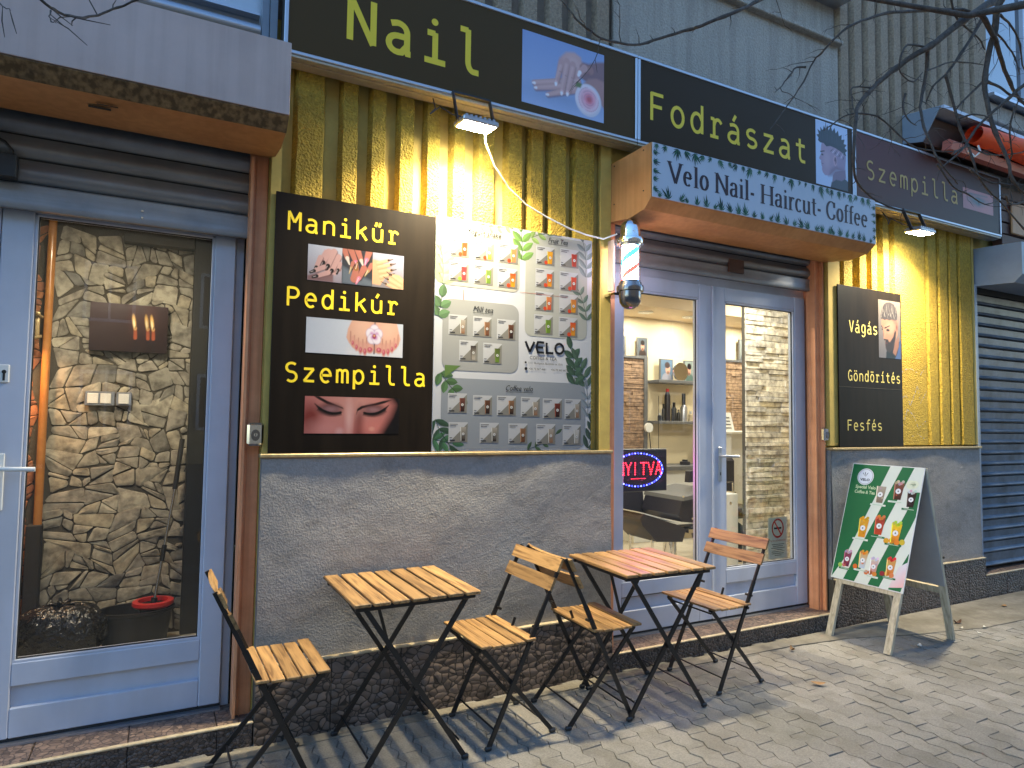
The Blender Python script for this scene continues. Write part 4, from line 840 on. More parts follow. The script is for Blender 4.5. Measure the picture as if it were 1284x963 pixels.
mb.add([(1.262,P(2),1.636),(1.35,P(2),1.70),(1.262,P(2),1.70)],[(0,1,2)],lin((.42,.55,.30)))
cards=[(1.276,2.269,1.398,2.371),(1.416,2.268,1.543,2.371),(1.558,2.27,1.69,2.375),(1.276,2.14,1.397,2.243),(1.414,2.138,1.54,2.243),(1.556,2.135,1.687,2.242),(1.79,2.289,1.921,2.392),(1.947,2.293,2.083,2.398),(1.788,2.161,1.919,2.265),(1.945,2.159,2.081,2.266),(1.786,2.03,1.917,2.137),(1.944,2.029,2.081,2.138),(1.783,1.9,1.914,2.008),(1.942,1.897,2.078,2.007),(1.278,1.86,1.394,1.964),(1.416,1.859,1.535,1.965),(1.556,1.854,1.679,1.962),(1.34,1.727,1.457,1.834),(1.477,1.72,1.598,1.829),(1.282,1.456,1.4,1.557),(1.423,1.447,1.545,1.55),(1.562,1.447,1.688,1.552),(1.707,1.442,1.837,1.549),(1.844,1.436,1.98,1.545),(1.986,1.434,2.106,1.545),(1.289,1.305,1.407,1.408),(1.464,1.302,1.587,1.407),(1.633,1.297,1.761,1.405),(1.804,1.293,1.938,1.404),(1.975,1.288,2.106,1.401)]
OR=(.88,.30,.12);YE=(.92,.66,.12);PK=(.82,.25,.26);GR=(.45,.58,.18);PE=(.85,.55,.35);BR=(.45,.28,.18);DK=(.14,.07,.05);TA=(.62,.45,.32);MI=(.75,.72,.68);RD=(.75,.22,.10)
cc=[OR,YE,PE,PK,GR,YE,YE,RD,YE,RD,OR,YE,GR,YE,TA,BR,DK,MI,GR,DK,DK,DK,TA,DK,TA,DK,DK,BR,TA,MI]
c2=[OR,(.9,.85,.6),PE,PK,(.5,.6,.3),OR,YE,RD,OR,OR,PE,(.85,.5,.2),GR,OR,MI,TA,BR,DK,(.35,.4,.2),(.5,.3,.25),BR,TA,MI,(.5,.2,.12),MI,MI,MI,TA,MI,(.85,.85,.85)]
def cup(x,z,w,h,ca,cb,l=4,Q=P,mbx=None,logo=True):
    m_=mbx or mb
    m_.add([(x-w*.36,Q(l),z),(x+w*.36,Q(l),z),(x+w*.5,Q(l),z+h),(x-w*.5,Q(l),z+h)],[(0,1,2,3)],[lin(ca)]*2+[lin(cb)]*2)
    m_.add([(x-w*.40,Q(l+1),z+h*.0),(x-w*.30,Q(l+1),z),(x-w*.40,Q(l+1),z+h),(x-w*.5,Q(l+1),z+h)],[(0,1,2,3)],lin(tuple(min(1,v*1.3+.1) for v in cb)))
    if logo: disc(m_,x,z+h*.5,w*.23,Q(l+2),lin((.92,.92,.92)),12); disc(m_,x,z+h*.5,w*.07,Q(l+3),lin((.4,.4,.4)),6)
for (x0,z0,x1,z1),a,b in zip(cards,cc,c2):
    x1-=.012; mb.add([(x0,P(2),z0),(x1,P(2),z0),(x1,P(2),z1),(x0,P(2),z1)],[(0,1,2,3)],lin((.84,.85,.88)))
    mb.add([(x0+.004,P(3),z0),(x1,P(3),z0),(x1,P(3),z1-.005)],[(0,1,2)],lin((.58,.57,.55)))
    w=(x1-x0); cup(x1-w*.24,z0+.008,w*.30,(z1-z0)*.68,a,b)
    if b in (OR,YE,PE,PK) or a==YE: disc(mb,x1-w*.45,z0+.014,w*.10,P(4),lin(OR if b!=PK else (.55,.75,.25)),8)
    for k in range(2): mb.add([(x0+.006,P(4),z1-.012-k*.009),(x0+.006+w*(.42-.1*k),P(4),z1-.012-k*.009),(x0+.006+w*(.42-.1*k),P(4),z1-.009-k*.009),(x0+.006,P(4),z1-.009-k*.009)],[(0,1,2,3)],lin((.35,.35,.38)))
    mb.add([(x0+.006,P(4),z0+.022),(x0+.02,P(4),z0+.022),(x0+.02,P(4),z0+.025),(x0+.006,P(4),z0+.025)],[(0,1,2,3)],lin((.3,.3,.33)))
    mb.add([(x0+.006,P(4),z0+.008),(x0+.036,P(4),z0+.008),(x0+.036,P(4),z0+.013),(x0+.006,P(4),z0+.013)],[(0,1,2,3)],lin((.2,.2,.22)))
ik=lin((.06,.06,.08))
for s_,x,z,w in (('Yogurt shake',1.377,2.398,.196),('Fruit Tea',1.868,2.418,.128),('Mill tea',1.415,1.990,.116),('Coffee velo',1.614,1.580,.166)):
    text_faces(mb,s_,x,z,.042,P(5),ik,.3,w); stroke_face(mb,[(x,z-.006),(x+w,z-.006)],lambda d:.0009,P(5),ik)
# wide geometric VELO wordmark
t=.0065; hw=lambda d:t
x=1.73; zz=1.797; H=.056
for st in ([(x,zz+H),(x+.028,zz)],[(x+.028,zz),(x+.056,zz+H)],[(x+.118,zz+H),(x+.078,zz+H),(x+.068,zz+H/2),(x+.078,zz),(x+.118,zz)],[(x+.072,zz+H/2),(x+.112,zz+H/2)],[(x+.134,zz+H),(x+.134,zz),(x+.178,zz)],arc(x+.217,zz+H/2,.027,H/2,0,360,12)): stroke_face(mb,st,hw,P(5+([0,1,0,1,0,1][int(st[0][0]*1000)%6])),ik)
text_faces(mb,'COFFEE & TEA',1.758,1.757,.025,P(5),lin((.2,.18,.18)),0,.173)
disc(mb,1.733,1.738,.006,P(5),ik,8); text_faces(mb,'1111 Budapest, Budafoki út 10/A',1.752,1.731,.017,P(5),ik,0,.218)
disc(mb,1.735,1.704,.009,P(5),ik,10); text_faces(mb,'+36 70 367 4661',1.752,1.699,.017,P(5),ik,0,.11); text_faces(mb,'+36 70 363 6673',1.893,1.699,.017,P(5),ik,0,.11)
mb.c=[tuple(tuple(v*.38 for v in q) for q in c) if isinstance(c[0],(tuple,list)) else tuple(v*.38 for v in c) for c in mb.c]
keepw(mb.build('print',M['print']),q2)
# ------------------------------------------------------------ sign on the second shutter box
vs=thing('shop_sign','pale blue sign reading Velo Nail- Haircut- Coffee with a green leaf border','sign',(3.28,2.8,2.65))
keepw(MB().box(2.3145,2.792,2.652,4.2475,2.7985,2.955,.0015).build('face',M['velo_white']),vs)
keepw(serif(None,'Velo Nail- Haircut- Coffee',2.792,2.414,4.165,2.752,.118,M['ink']),vs)
mb=MB(); Ys=2.7912
def leafs(x,z,a,ln,c,l=0):
    d=(math.cos(R(a)),math.sin(R(a))); n_=(-d[1],d[0]); w=ln*.085
    pts=[(x+d[0]*ln*t+n_[0]*w*q,z+d[1]*ln*t+n_[1]*w*q) for t,q in ((0,0),(.4,1),(1,0),(.5,-1))]
    pts=[(min(4.246,max(2.316,a_)),min(2.9535,max(2.6535,b_))) for a_,b_ in pts]
    mb.add([(a_,Ys-.0003*l,b_) for a_,b_ in pts],[(3,2,1,0)],lin(c))
random.seed(3); l=0
def frond(x,z,a,s):
    global l
    for k in (-62,-38,-18,0,18,38,62):
        l=(l+1)%4; leafs(x,z,a+k+random.uniform(-5,5),s*(1-abs(k)/110)*random.uniform(.8,1.1),random.choice([(.12,.30,.22),(.16,.38,.26),(.10,.24,.20),(.30,.45,.36)]),l)
x=2.34
while x<4.24:
    s=random.uniform(.04,.085); frond(x,2.951,-90+random.uniform(-45,45),s); frond(x+.02,2.655,90+random.uniform(-45,45),random.uniform(.045,.09)); x+=random.uniform(.05,.085)
for z in (2.70,2.75,2.80,2.85,2.90): frond(2.318,z,random.uniform(-20,30),.055); frond(4.244,z,180+random.uniform(-25,25),.05)
tag(keepw(mb.build('leaf_border',M['print']),vs),kind='stuff')

mb=MB()
def scuff(pts,w,l=0): stroke_face(mb,pts,lambda d:w,3.1574-.0003*l,lin((.62,.62,.66)))
g_=[[(5.06,1.78),(5.12,1.86),(5.22,1.87),(5.34,1.83),(5.42,1.90)],[(5.05,1.62),(5.15,1.66),(5.20,1.58),(5.30,1.74),(5.33,1.60),(5.42,1.70)],[(5.10,1.42),(5.16,1.55),(5.24,1.50),(5.30,1.40),(5.40,1.46)],[(5.20,1.33),(5.28,1.36),(5.40,1.31)]]
for i,q in enumerate(g_):
    for a,b in zip(q,q[1:]):
        n=max(2,int(math.dist(a,b)/.012))
        for k in range(n):
            if random.random()<.42: continue
            t0=k/n; t1=(k+.75)/n; jj=lambda:random.uniform(-.004,.004); scuff([(a[0]+(b[0]-a[0])*t0+jj(),a[1]+(b[1]-a[1])*t0+jj()),(a[0]+(b[0]-a[0])*t1,a[1]+(b[1]-a[1])*t1)],random.uniform(.0015,.0045),i%3)
mb.build('paint_scuffs',M['print'],B)
# ------------------------------------------------------------ tables and chairs
def make_table(label,loc,rz=0):
    t=thing('folding_table',label,'table',loc,rz,'folding tables on the pavement')
    w=.54; n=7; sw=.0655; gp=(w-n*sw)/(n-1); me=None
    for i in range(n):
        x=-w/2+i*(sw+gp)
        if me is None: o=MB().box(-sw/2,-w/2,-.0075,sw/2,w/2,.0075,.003).build('slat',M['acacia'],t); me=o.data
        else: o=bpy.data.objects.new('slat',me); COL.objects.link(o); o.parent=t
        o.location=(x+sw/2,random.uniform(-.0015,.0015),.6925+random.uniform(-.0008,.0008)); o.rotation_euler=(0,0,random.uniform(-.003,.003))
    fr=MB()
    for s in (-1,1): fr.box(-w/2+.012,s*.235-.008,.664,w/2-.012,s*.235+.008,.684,.002)
    fr.bar((-.245,-.235,.672),(-.245,.235,.672),.014,.014).bar((.20,-.235,.668),(.20,.235,.668),.012,.012)
    fr.build('frame',M['black_steel'],t)
    for s in (-1,1):
        for a,b,off in (((.225,0),(-.215,.668),.232),((-.215,0),(.232,.668),.212)):
            o=MB().bar((a[0],s*off,.008),(b[0],s*off,b[1]),.020,.011,up=(0,1,0)).build('leg',M['black_steel'],t)
            sm(MB().box(a[0]-.016,s*off-.010,0,a[0]+.016,s*off+.010,.022,.006).build('foot',M['black_pl'],o),30)
        MB().tube([(0.0,s*.205,.325),(0.0,s*.24,.325)],.006,8).build('pivot',M['black_steel'],t)
    MB().tube([(.195,-.23,.085),(.195,.23,.085)],.0045,8).build('crossbar',M['black_steel'],t); MB().tube([(-.187,-.21,.085),(-.187,.21,.085)],.0045,8).build('crossbar',M['black_steel'],t)
    MB().bar((.03,.205,.345),(-.06,.205,.664),.014,.008,up=(0,1,0)).build('brace',M['black_steel'],t)
    return t
def make_chair(label,loc,rz=0):
    t=thing('folding_chair',label,'chair',loc,rz,'folding chairs on the pavement')
    n=5; sw=.0495; w=.275; gp=(w-n*sw)/(n-1); me=None
    for i in range(n):
        if me is None: o=MB().box(-sw/2,-.205,-.006,sw/2,.205,.006,.0025).build('seat_slat',M['acacia'],t); me=o.data
        else: o=bpy.data.objects.new('seat_slat',me); COL.objects.link(o); o.parent=t
        o.location=(-w/2+sw/2+i*(sw+gp),random.uniform(-.001,.001),.444+random.uniform(-.0006,.0006)-.006*(1 if 0<i<4 else 0))
    fr=MB()
    for s in (-1,1): fr.bar((-.125,s*.158,.430),(.128,s*.158,.430),.012,.014)
    fr.tube([(.122,-.165,.415),(.122,.165,.415)],.0045,8); fr.tube([(-.118,-.19,.425),(-.118,.19,.425)],.0045,8); fr.build('seat_frame',M['black_steel'],t)
    A0=Vector((.09,0,.0)); A1=Vector((-.285,0,.785))
    for s in (-1,1):
        mb=MB(); o1=s*.188
        mb.bar((A0.x,o1,.008),(-.118,o1,.44),.020,.010,up=(0,1,0)).bar((-.1175,o1,.437),(-.1750,o1,.560),.022,.009,up=(0,1,0)).bar((-.1745,o1,.557),(A1.x,o1,A1.z),.017,.009,up=(0,1,0))
        a=mb.build('back_leg',M['black_steel'],t); sm(MB().box(A0.x-.017,o1-.010,0,A0.x+.017,o1+.010,.020,.006).build('foot',M['black_pl'],a),30)
        b=MB().bar((-.25,s*.168,.008),(.118,s*.168,.430),.019,.010,up=(0,1,0)).build('front_leg',M['black_steel'],t)
        sm(MB().box(-.267,s*.168-.010,0,-.233,s*.168+.010,.020,.006).build('foot',M['black_pl'],b),30)
        MB().tube([(-.118,s*.155,.425),(-.118,s*.20,.425)],.008,8).build('hinge',M['black_steel'],t); MB().tube([(-.148,s*.155,.487),(-.148,s*.198,.487)],.007,8).build('hinge',M['black_steel'],t)
    MB().tube([(.052,-.185,.075),(.052,.185,.075)],.0045,8).build('crossbar',M['black_steel'],t); MB().tube([(-.187,-.165,.075),(-.187,.165,.075)],.0045,8).build('crossbar',M['black_steel'],t)
    MB().bar((-.142,0,.487),(-.12,0,.43),.012,.006,up=(0,1,0)).build('latch',M['black_steel'],t)
    d=(A1-Vector((-.1745,0,.557))).normalized(); ang=math.atan2(-d.x,d.z)
    for z in (.672,.752):
        k=(z-.557)/(A1.z-.557); x=-.1745+(A1.x+.1745)*k
        vs=[];n_=8
        for i in range(n_+1):
            y=-.213+.426*i/n_; bow=.016*(1-(2*i/n_-1)**2)*-1
            for dx,dz in ((.007,-.031),(.007,.031),(.019,.031),(.019,-.031)): vs.append((dx+bow*.8,y,dz))
        fs=[(i*4+j,i*4+(j+1)%4,(i+1)*4+(j+1)%4,(i+1)*4+j) for i in range(n_) for j in range(4)]+[(0,1,2,3)[::-1],tuple(n_*4+j for j in range(4))]
        o=MB().add(vs,fs).build('back_slat',M['acacia'],t); o.location=(x,0,z); o.rotation_euler=(0,-ang,0)
    return t
make_table('slatted wooden table standing alone against the grey wall under the black poster',(.945,2.845,0),R(.6))
make_table('folding slatted wooden table in front of the glass salon door, between two chairs',(2.235,2.795,0),R(-2))
make_chair('leftmost folding chair, seen side-on in front of the left door jamb',(.468,2.84,0),R(1))
make_chair('folding chair right of the free-standing table, its back against another chair back',(1.372,2.82,0),R(181.5))
make_chair('folding chair left of the table by the salon door, back to back with its neighbour',(1.955,2.80,0),R(-1.5))
make_chair('rightmost folding chair by the salon door beside the no smoking sticker',(2.715,2.82,0),R(181))
# ------------------------------------------------------------ A-board
AB=thing('sandwich_board','white framed A-board with green striped poster of iced drinks and pale timber legs','sign',(4.37,2.825,0))
TX,TZ=4.432,1.14; k=lambda mb,n,m,**kk:keepw(mb.build(n,m),AB)
for fx in (4.035,4.72):
    for yy in (2.622,3.03):
        tx=TX+(-.012 if fx<TX else .014); MBx=MB().bar((fx,yy,0),(tx,yy,TZ-.01),.022,.045,up=(0,1,0)); keepw(MBx.build('leg',M['pine']),AB)
    s=-1 if fx<TX else 1
    tx=TX+s*.013
    def onl(z,off=0,fx=fx,tx=tx,s=s): n_=Vector((TZ,0,-(tx-fx))).normalized(); xx=fx+(tx-fx)*z/TZ; return (xx+(-n_.x if s<0 else n_.x)*off*1.0, z+(n_.z*-off if s<0 else n_.z*off))
    for z in ((.36,1.12) if s<0 else (.33,1.12)):
        p0=onl(z-.02,0);p1=onl(z+.02,0); keepw(MB().bar((onl(z)[0],2.634,z),(onl(z)[0],3.018,z),.022,.044,up=(tx-fx,0,TZ)).build('rail',M['pine']),AB)
b0=.386;b1=TZ
def abx(z,off): # front face plane
    fx,tx=4.035,TX-.012; L=math.hypot(TZ,tx-fx); nx,nz=-TZ/L,(tx-fx)/L; return (fx+(tx-fx)*z/TZ+nx*off, z+nz*off)
LN=math.hypot(TZ,TX-.012-4.035)
def abP(u,v,off=.0175): # u along width from far edge, v = length up the slope
    z=v*TZ/LN; a=abx(z,off); return (a[0],3.052-u,a[1])
def abox(u0,v0,u1,v1,o0,o1,name,m):
    vs=[abP(u,v,o) for o in (o0,o1) for v in (v0,v1) for u in (u0,u1)]
    return keepw(MB().add(vs,[(0,2,3,1),(4,5,7,6),(0,1,5,4),(2,6,7,3),(0,4,6,2),(1,3,7,5)]).build(name,m),AB)
V0,V1=.383,1.206
abox(-.041,V0,.467,V1,.0115,.0165,'board',M['white_pl'])
bx=MB(); tx,fx=TX+.014,4.72; keepw(MB().prism([(fx+(tx-fx)*.36/TZ-.016,.36),(tx-.014,1.10),(tx-.009,1.10),(fx+(tx-fx)*.36/TZ-.011,.36)],'y',2.60,3.05).build('rear_board',M['grey_board']),AB)
keepw(MB().box(4.412,2.602,TZ-.012,4.462,3.05,TZ+.002,.002).build('top_cap',M['pine']),AB)
keepw(MB().tube([(4.185,2.60,.41),(4.185,2.607,.41)],.008,8).tube([(4.62,2.60,.55),(4.62,2.607,.55)],.008,8).build('screw',M['black_steel']),AB)
mb=MB()
def Q(l): return .0169+.0004*l
def ap(pts,l,c,cs=None):
    mb.add([abP(min(.462,max(-.036,u_)),min(1.200,max(.389,v_)),Q(l)) for u_,v_ in pts],[tuple(range(len(pts)))],cs or lin(c))
GN=(.10,.42,.25)
ap([(-.036,.389),(.462,.389),(.462,1.2),(-.036,1.2)],0,(.86,.88,.84))
def stripe(a,b,c_,d):  # top u a..b, bottom u c..d ; clip manually by polygon sampling
    pts=[(a,1.2),(b,1.2)]+[(b+(d-b)*t,1.2-.811*t) for t in (.25,.5,.75,1)]+[(c_+(a-c_)*t,.389+.811*t) for t in (0,.25,.5,.75)]
    ap(pts,1,GN)
pts=[(-.036,1.2),(.235,1.2),(.03,.52),(-.036,.36)]; ap(pts,1,GN)
def par(u0,u1,cut=None): # slanted band: slope du/dv
    sl=.215
    P_=[]
    for u_,v_ in ((u0,1.2),(u1,1.2),(u1-sl*.811/.811*1.0,.389),(u0-sl,.389)): P_.append((u_,v_))
    return P_
def band(u0,u1,v0=.389,v1=1.2,sl=.265):
    f_=lambda u_,v_:u_-(1.2-v_)*sl/.811; n=10; Lf=[];Rt=[]
    for i in range(n+1):
        v_=v0+(v1-v0)*i/n; a=f_(u0,v_); b=f_(u1,v_)
        if b<-.036 or a>.462: continue
        Lf.append((max(-.036,a),v_)); Rt.append((min(.462,b),v_))
    if len(Lf)>1: ap(Lf+Rt[::-1],1,GN)
band(.318,.398); band(.495,.572); band(.668,.75,sl=.30)
# logo disc and lettering
def adisc(u_,v_,r,l,c,n=20): ap([(u_+r*math.cos(2*math.pi*i/n),v_+r*math.sin(2*math.pi*i/n)) for i in range(n)],l,c)
adisc(.071,1.113,.060,2,(.88,.89,.92),24); adisc(.071,1.113,.054,3,(.30,.34,.42),24); adisc(.071,1.113,.052,4,(.86,.88,.93),24)
for a in (60,95,125): ap([(.071,1.112),(.071+.03*math.cos(R(a))-.006,1.112+.03*math.sin(R(a))),(.071+.036*math.cos(R(a)),1.112+.036*math.sin(R(a)))],5,(.25,.3,.35))
tm=MB(); text_faces(tm,'VELO',0.035,1.083,.024,0,None,0,.072,.001)
mb.add([abP(v[0],v[2],Q(5)) for v in tm.v],tm.f,lin((.2,.24,.32)))
for s_,z_,w_ in (('Special Velo',1.028,.15),('Coffee & Tea',.992,.15)):
    tm=MB(); text_faces(tm,s_,0.012,z_,.032,0,None,0,w_,.001); mb.add([abP(v[0],v[2],Q(5)) for v in tm.v],tm.f,lin((.75,.82,.66)))
def acup(u_,v_,w,h,ca,cb,fruit=None,top=None):
    ap([(u_-w*.36,v_),(u_+w*.36,v_),(u_+w*.5,v_+h),(u_-w*.5,v_+h)],3,None,[lin(ca)]*2+[lin(cb)]*2)
    ap([(u_-w*.36,v_),(u_-w*.28,v_),(u_-w*.40,v_+h),(u_-w*.5,v_+h)],4,tuple(min(1,x_*1.25+.12) for x_ in cb))
    for j in range(5): adisc(u_+random.uniform(-.3,.3)*w,v_+h*random.uniform(.2,.9),w*.10,4,tuple(min(1,max(0,x_+random.uniform(-.15,.15))) for x_ in cb),7)
    if top: 
        for j in range(5): adisc(u_+w*(-.32+.16*j),v_+h*(1+.08*math.sin(j*2)),w*.16,4,tuple(min(1,max(0,x_+random.uniform(-.1,.1))) for x_ in top),8)
    adisc(u_,v_+h*.5,w*.27,5,(.9,.9,.92),14); adisc(u_,v_+h*.5,w*.08,6,(.3,.35,.4),8)
    if fruit:
        for j,fc in enumerate(fruit): adisc(u_+w*(-.75+.5*j),v_+.004+.006*(j%2),w*.27,3 if j%2 else 4,fc,12)
    ap([(u_-w*.85,v_-.022),(u_+w*.75,v_-.022),(u_+w*.75,v_-.010),(u_-w*.85,v_-.010)],4,GN if u_%.02>.008 else (.85,.88,.84))
    ap([(u_-w*.6,v_-.018),(u_+w*.5,v_-.018),(u_+w*.5,v_-.014),(u_-w*.6,v_-.014)],5,(.7,.8,.7))
acup(.201,.94,.068,.115,(.50,.42,.36),(.66,.62,.56)); acup(.320,.975,.068,.115,(.22,.08,.05),(.50,.30,.24),None,(.75,.66,.6)); acup(.413,.935,.060,.10,(.10,.05,.05),(.18,.10,.10),None,(.75,.75,.78))
acup(.123,.69,.070,.125,(.85,.55,.12),(.86,.62,.18),None,(.85,.68,.2)); acup(.234,.725,.070,.115,(.72,.24,.12),(.60,.22,.15),None,(.85,.42,.25)); acup(.352,.69,.070,.125,(.88,.42,.14),(.90,.78,.14),((.85,.62,.15),(.9,.6,.15),(.88,.5,.15),(.8,.7,.2)),(.7,.78,.2))
acup(.054,.475,.056,.10,(.42,.12,.25),(.55,.25,.36),((.6,.75,.35),(.88,.45,.40)),(.75,.6,.7)); acup(.166,.485,.060,.105,(.72,.78,.85),(.80,.62,.30),((.85,.4,.15),),(.88,.55,.2)); acup(.248,.46,.058,.10,(.78,.50,.42),(.80,.72,.70),((.8,.45,.25),(.75,.4,.2),(.82,.5,.2)),(.8,.78,.8)); acup(.359,.475,.062,.105,(.85,.45,.15),(.78,.62,.35),((.55,.15,.2),(.85,.6,.2),(.85,.5,.3)),(.85,.25,.15))
adisc(.395,1.085,.03,3,(.88,.9,.8),14); adisc(.42,1.088,.026,3,(.88,.9,.8),14); adisc(.375,1.07,.008,3,(.88,.9,.8),8)
tm=MB(); text_faces(tm,'cream',0.388,1.082,.018,0,None,.3,.04); mb.add([abP(v[0],v[2],Q(5)) for v in tm.v],tm.f,lin((.3,.45,.3)))
ap([(.37,.40),(.462,.42),(.462,.58),(.41,.54)],2,None,[lin((.90,.80,.80)),lin((.92,.70,.70)),lin((.86,.84,.88)),lin((.85,.84,.84))])
keepw(mb.build('poster',M['print']),AB)
# ------------------------------------------------------------ floodlights under the fascia
def flood(label,x,n_):
    y,z=2.915,2.862
    t=thing('floodlight',label,'lamp',(x,3.05,3.04),0,'floodlights under the black fascia')
    kk=lambda mb,n,m:keepw(mb.build(n,m),t)
    tilt=R(5)
    hd=MB().box(-.095,-.065,0,.095,.065,.026,.006); 
    for i in range(7): hd.box(-.08+i*.024,-.055,.0262,-.068+i*.024,.055,.036)
    h=hd.build('lamp_head',M['alu'],t); h.location=(0,y-3.05,z-3.04); h.rotation_euler=(tilt,0,0)
    lp=MB().box(-.082,-.052,-.002,.082,.052,-.0005).build('led_panel',M['led'],h)
    br=MB()
    for s in (-1,1): br.bar((x+s*.10,y,z+.012),(x+s*.10,2.98,3.045),.006,.022)
    br.box(x-.105,2.965,3.036,x+.105,2.99,3.047); kk(br,'bracket',M['black_steel'])
    a=MB().tube([(x-.16,3.10,3.05),(x-.16,3.06,2.98),(x-.20,3.03,2.93),(x-.14,3.05,2.99),(x-.10,2.98,2.93),(x-.02,2.92,2.90)],.004,6); kk(a,'lamp_wire',M['black_pl'])
    L=bpy.data.lights.new('floodlight_beam','AREA'); L.shape='RECTANGLE'; L.size=.16; L.size_y=.10; L.energy=LAMP_W*(1-.2*n_); L.color=(1,.85,.54); L.spread=R(136)
    lo=bpy.data.objects.new('floodlight_beam',L); COL.objects.link(lo); lo.parent=h; lo.location=(0,0,-.006)
    return t
flood('lit floodlight on a bracket below the long Nail fascia, over the black beauty poster',1.31,0)
flood('lit floodlight on a bracket below the dark red Szempilla fascia',4.96,1)
tag(MB().tube([(1.33,2.86,2.85),(1.37,2.93,2.80),(1.45,2.99,2.72),(1.56,3.04,2.64),(1.68,3.07,2.58),(1.82,3.09,2.54),(1.98,3.10,2.50),(2.10,3.11,2.485),(2.21,3.10,2.475),(2.27,3.05,2.50)],.0044,8).build('power_cable',M['white_pl']),'white power cable sagging from the left floodlight to the barber pole','cable')
# ------------------------------------------------------------ barber pole
bp=thing('barber_pole','lit barber pole with red and blue stripes in chrome caps beside the salon door','barber pole',(2.325,3.0,2.06))
c=(2.325,3.0,0); kk=lambda mb,n,m,s=50:sm(keepw(mb.build(n,m),bp),s)
kk(MB().lathe([(0,2.062),(.022,2.064),(.046,2.078),(.060,2.10),(.064,2.135),(.064,2.160),(.076,2.162),(.078,2.178),(.076,2.192),(.066,2.194),(.064,2.212),(.058,2.214),(.058,2.222),(0,2.222)],32,c),'bottom_cap',M['chrome_d'])
kk(MB().lathe([(0,2.418),(.062,2.42),(.064,2.432),(.076,2.434),(.079,2.450),(.076,2.466),(.060,2.468),(.056,2.50),(.056,2.535),(.050,2.556),(.034,2.572),(0,2.578)],32,c),'top_cap',M['chrome'])
kk(MB().lathe([(.0585,2.222),(.0585,2.418)],32,c),'glass_tube',M['glass_t'])
mb=MB(); nz,na=48,64
for a in range(nz):
    for b in range(na):
        z0,z1=2.222+.196*a/nz,2.222+.196*(a+1)/nz; a0,a1=2*math.pi*b/na,2*math.pi*(b+1)/na
        ph=((z0-2.222)/.196*1.0-(a0+a1)/2/(2*math.pi)+ .30)%1
        col=(1,.97,1) if ph<.30 or .50<ph<.70 else ((.95,.10,.08) if ph>=.84 or .70<=ph<.72 else (.10,.45,1.0)) if ph>=.72 else (.08,.55,.95)
        rr=.046; mb.add([(c[0]+rr*math.cos(t_),c[1]+rr*math.sin(t_),z_) for t_,z_ in ((a0,z0),(a1,z0),(a1,z1),(a0,z1))],[(0,1,2,3)],lin(col) if max(col)<1 or col[2]<1 else (1,.97,1))
keepw(mb.build('striped_cylinder',M['tube']),bp)
kk(MB().box(2.265,3.07,2.15,2.34,3.21,2.165).box(2.265,3.07,2.44,2.34,3.21,2.455).box(2.262,3.198,2.10,2.310,3.2005,2.52),'bracket',M['chrome'])
kk(MB().box(2.252,3.06,2.17,2.264,3.12,2.47,.004),'side_housing',M['box_paint'])
# ------------------------------------------------------------ key switches
def keybox(label,x0,x1,z0,z1,y,lab2):
    t=thing('key_switch',label,'key switch',((x0+x1)/2,y,z0),0,'shutter key switches')
    kx=lambda mb,n,m:sm(keepw(mb.build(n,m),t),40)
    kx(MB().box(x0,y-.038,z0,x1,y,z1,.010),'housing',M['chrome'])
    cx,cz=(x0+x1)/2,(z0+z1)/2
    kx(MB().prism([(cx+.019*math.cos(R(a)),cz-.004+.026*math.sin(R(a))) for a in range(0,360,30)],'y',y-.041,y-.0385),'cover',M['chrome_d'])
    kx(MB().tube([(cx,y-.044,cz-.002),(cx,y-.0412,cz-.002)],.008,14),'lock',M['chrome']); kx(MB().box(cx-.0015,y-.0455,cz-.008,cx+.0015,y-.0442,cz+.004),'keyhole',M['black_pl'])
keybox('chrome shutter key switch on the left orange door jamb',.330,.400,1.292,1.395,3.19,0)
keybox('grey shutter key switch on the right jamb of the salon door',4.205,4.265,1.30,1.40,3.21,0)
t=thing('black_box','black plastic box with a wire loop hanging on the left roller shutter','box',(-.62,3.25,2.36))
keepw(MB().box(-.72,3.20,2.355,-.555,3.25,2.45,.004).build('housing',M['black_pl']),t); keepw(MB().tube([(-.70,3.225,2.45),(-.69,3.225,2.50),(-.66,3.225,2.53),(-.60,3.225,2.50),(-.575,3.225,2.47),(-.575,3.225,2.45)],.006,8).build('wire_loop',M['black_steel']),t)
# ------------------------------------------------------------ awning of the next shop
aw=thing('awning','folded red awning in a pale blue cassette above the right end of the fascia','awning',(7,3.15,3.64))
ka=lambda mb,n,m:keepw(mb.build(n,m),aw)
ka(MB().prism([(3.16,3.68),(3.16,3.91),(2.86,3.87),(3.00,3.64)],'x',5.17,5.176),'end_cap',M['blue_panel'])
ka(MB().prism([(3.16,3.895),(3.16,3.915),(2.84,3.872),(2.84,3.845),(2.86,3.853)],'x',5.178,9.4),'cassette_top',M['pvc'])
pr=[(2.86+.06*math.cos(R(a)),3.765+.062*math.sin(R(a))) for a in range(-170,100,18)]
rr=MB()
nx=26
vs=[]
for i in range(nx+1):
    x=5.62+(9.3-5.62)*i/nx; s=.72+.30*min(1,i/6)
    for a in range(0,360,24): vs.append((x,2.865+.10*s*math.cos(R(a))-.03*min(1,i/8),3.745+(.092*s+.006*math.sin(i*1.3))*math.sin(R(a))))
n_=15; rr.add(vs,[(i*n_+j,i*n_+(j+1)%n_,(i+1)*n_+(j+1)%n_,(i+1)*n_+j) for i in range(nx) for j in range(n_)]); sm(ka(rr,'canopy',M['fabric_red']),60)
ka(MB().prism([(2.92,3.60),(2.90,3.655),(2.93,3.685),(2.98,3.68),(2.99,3.61)],'x',5.40,9.35),'front_bar',M['salmon'])
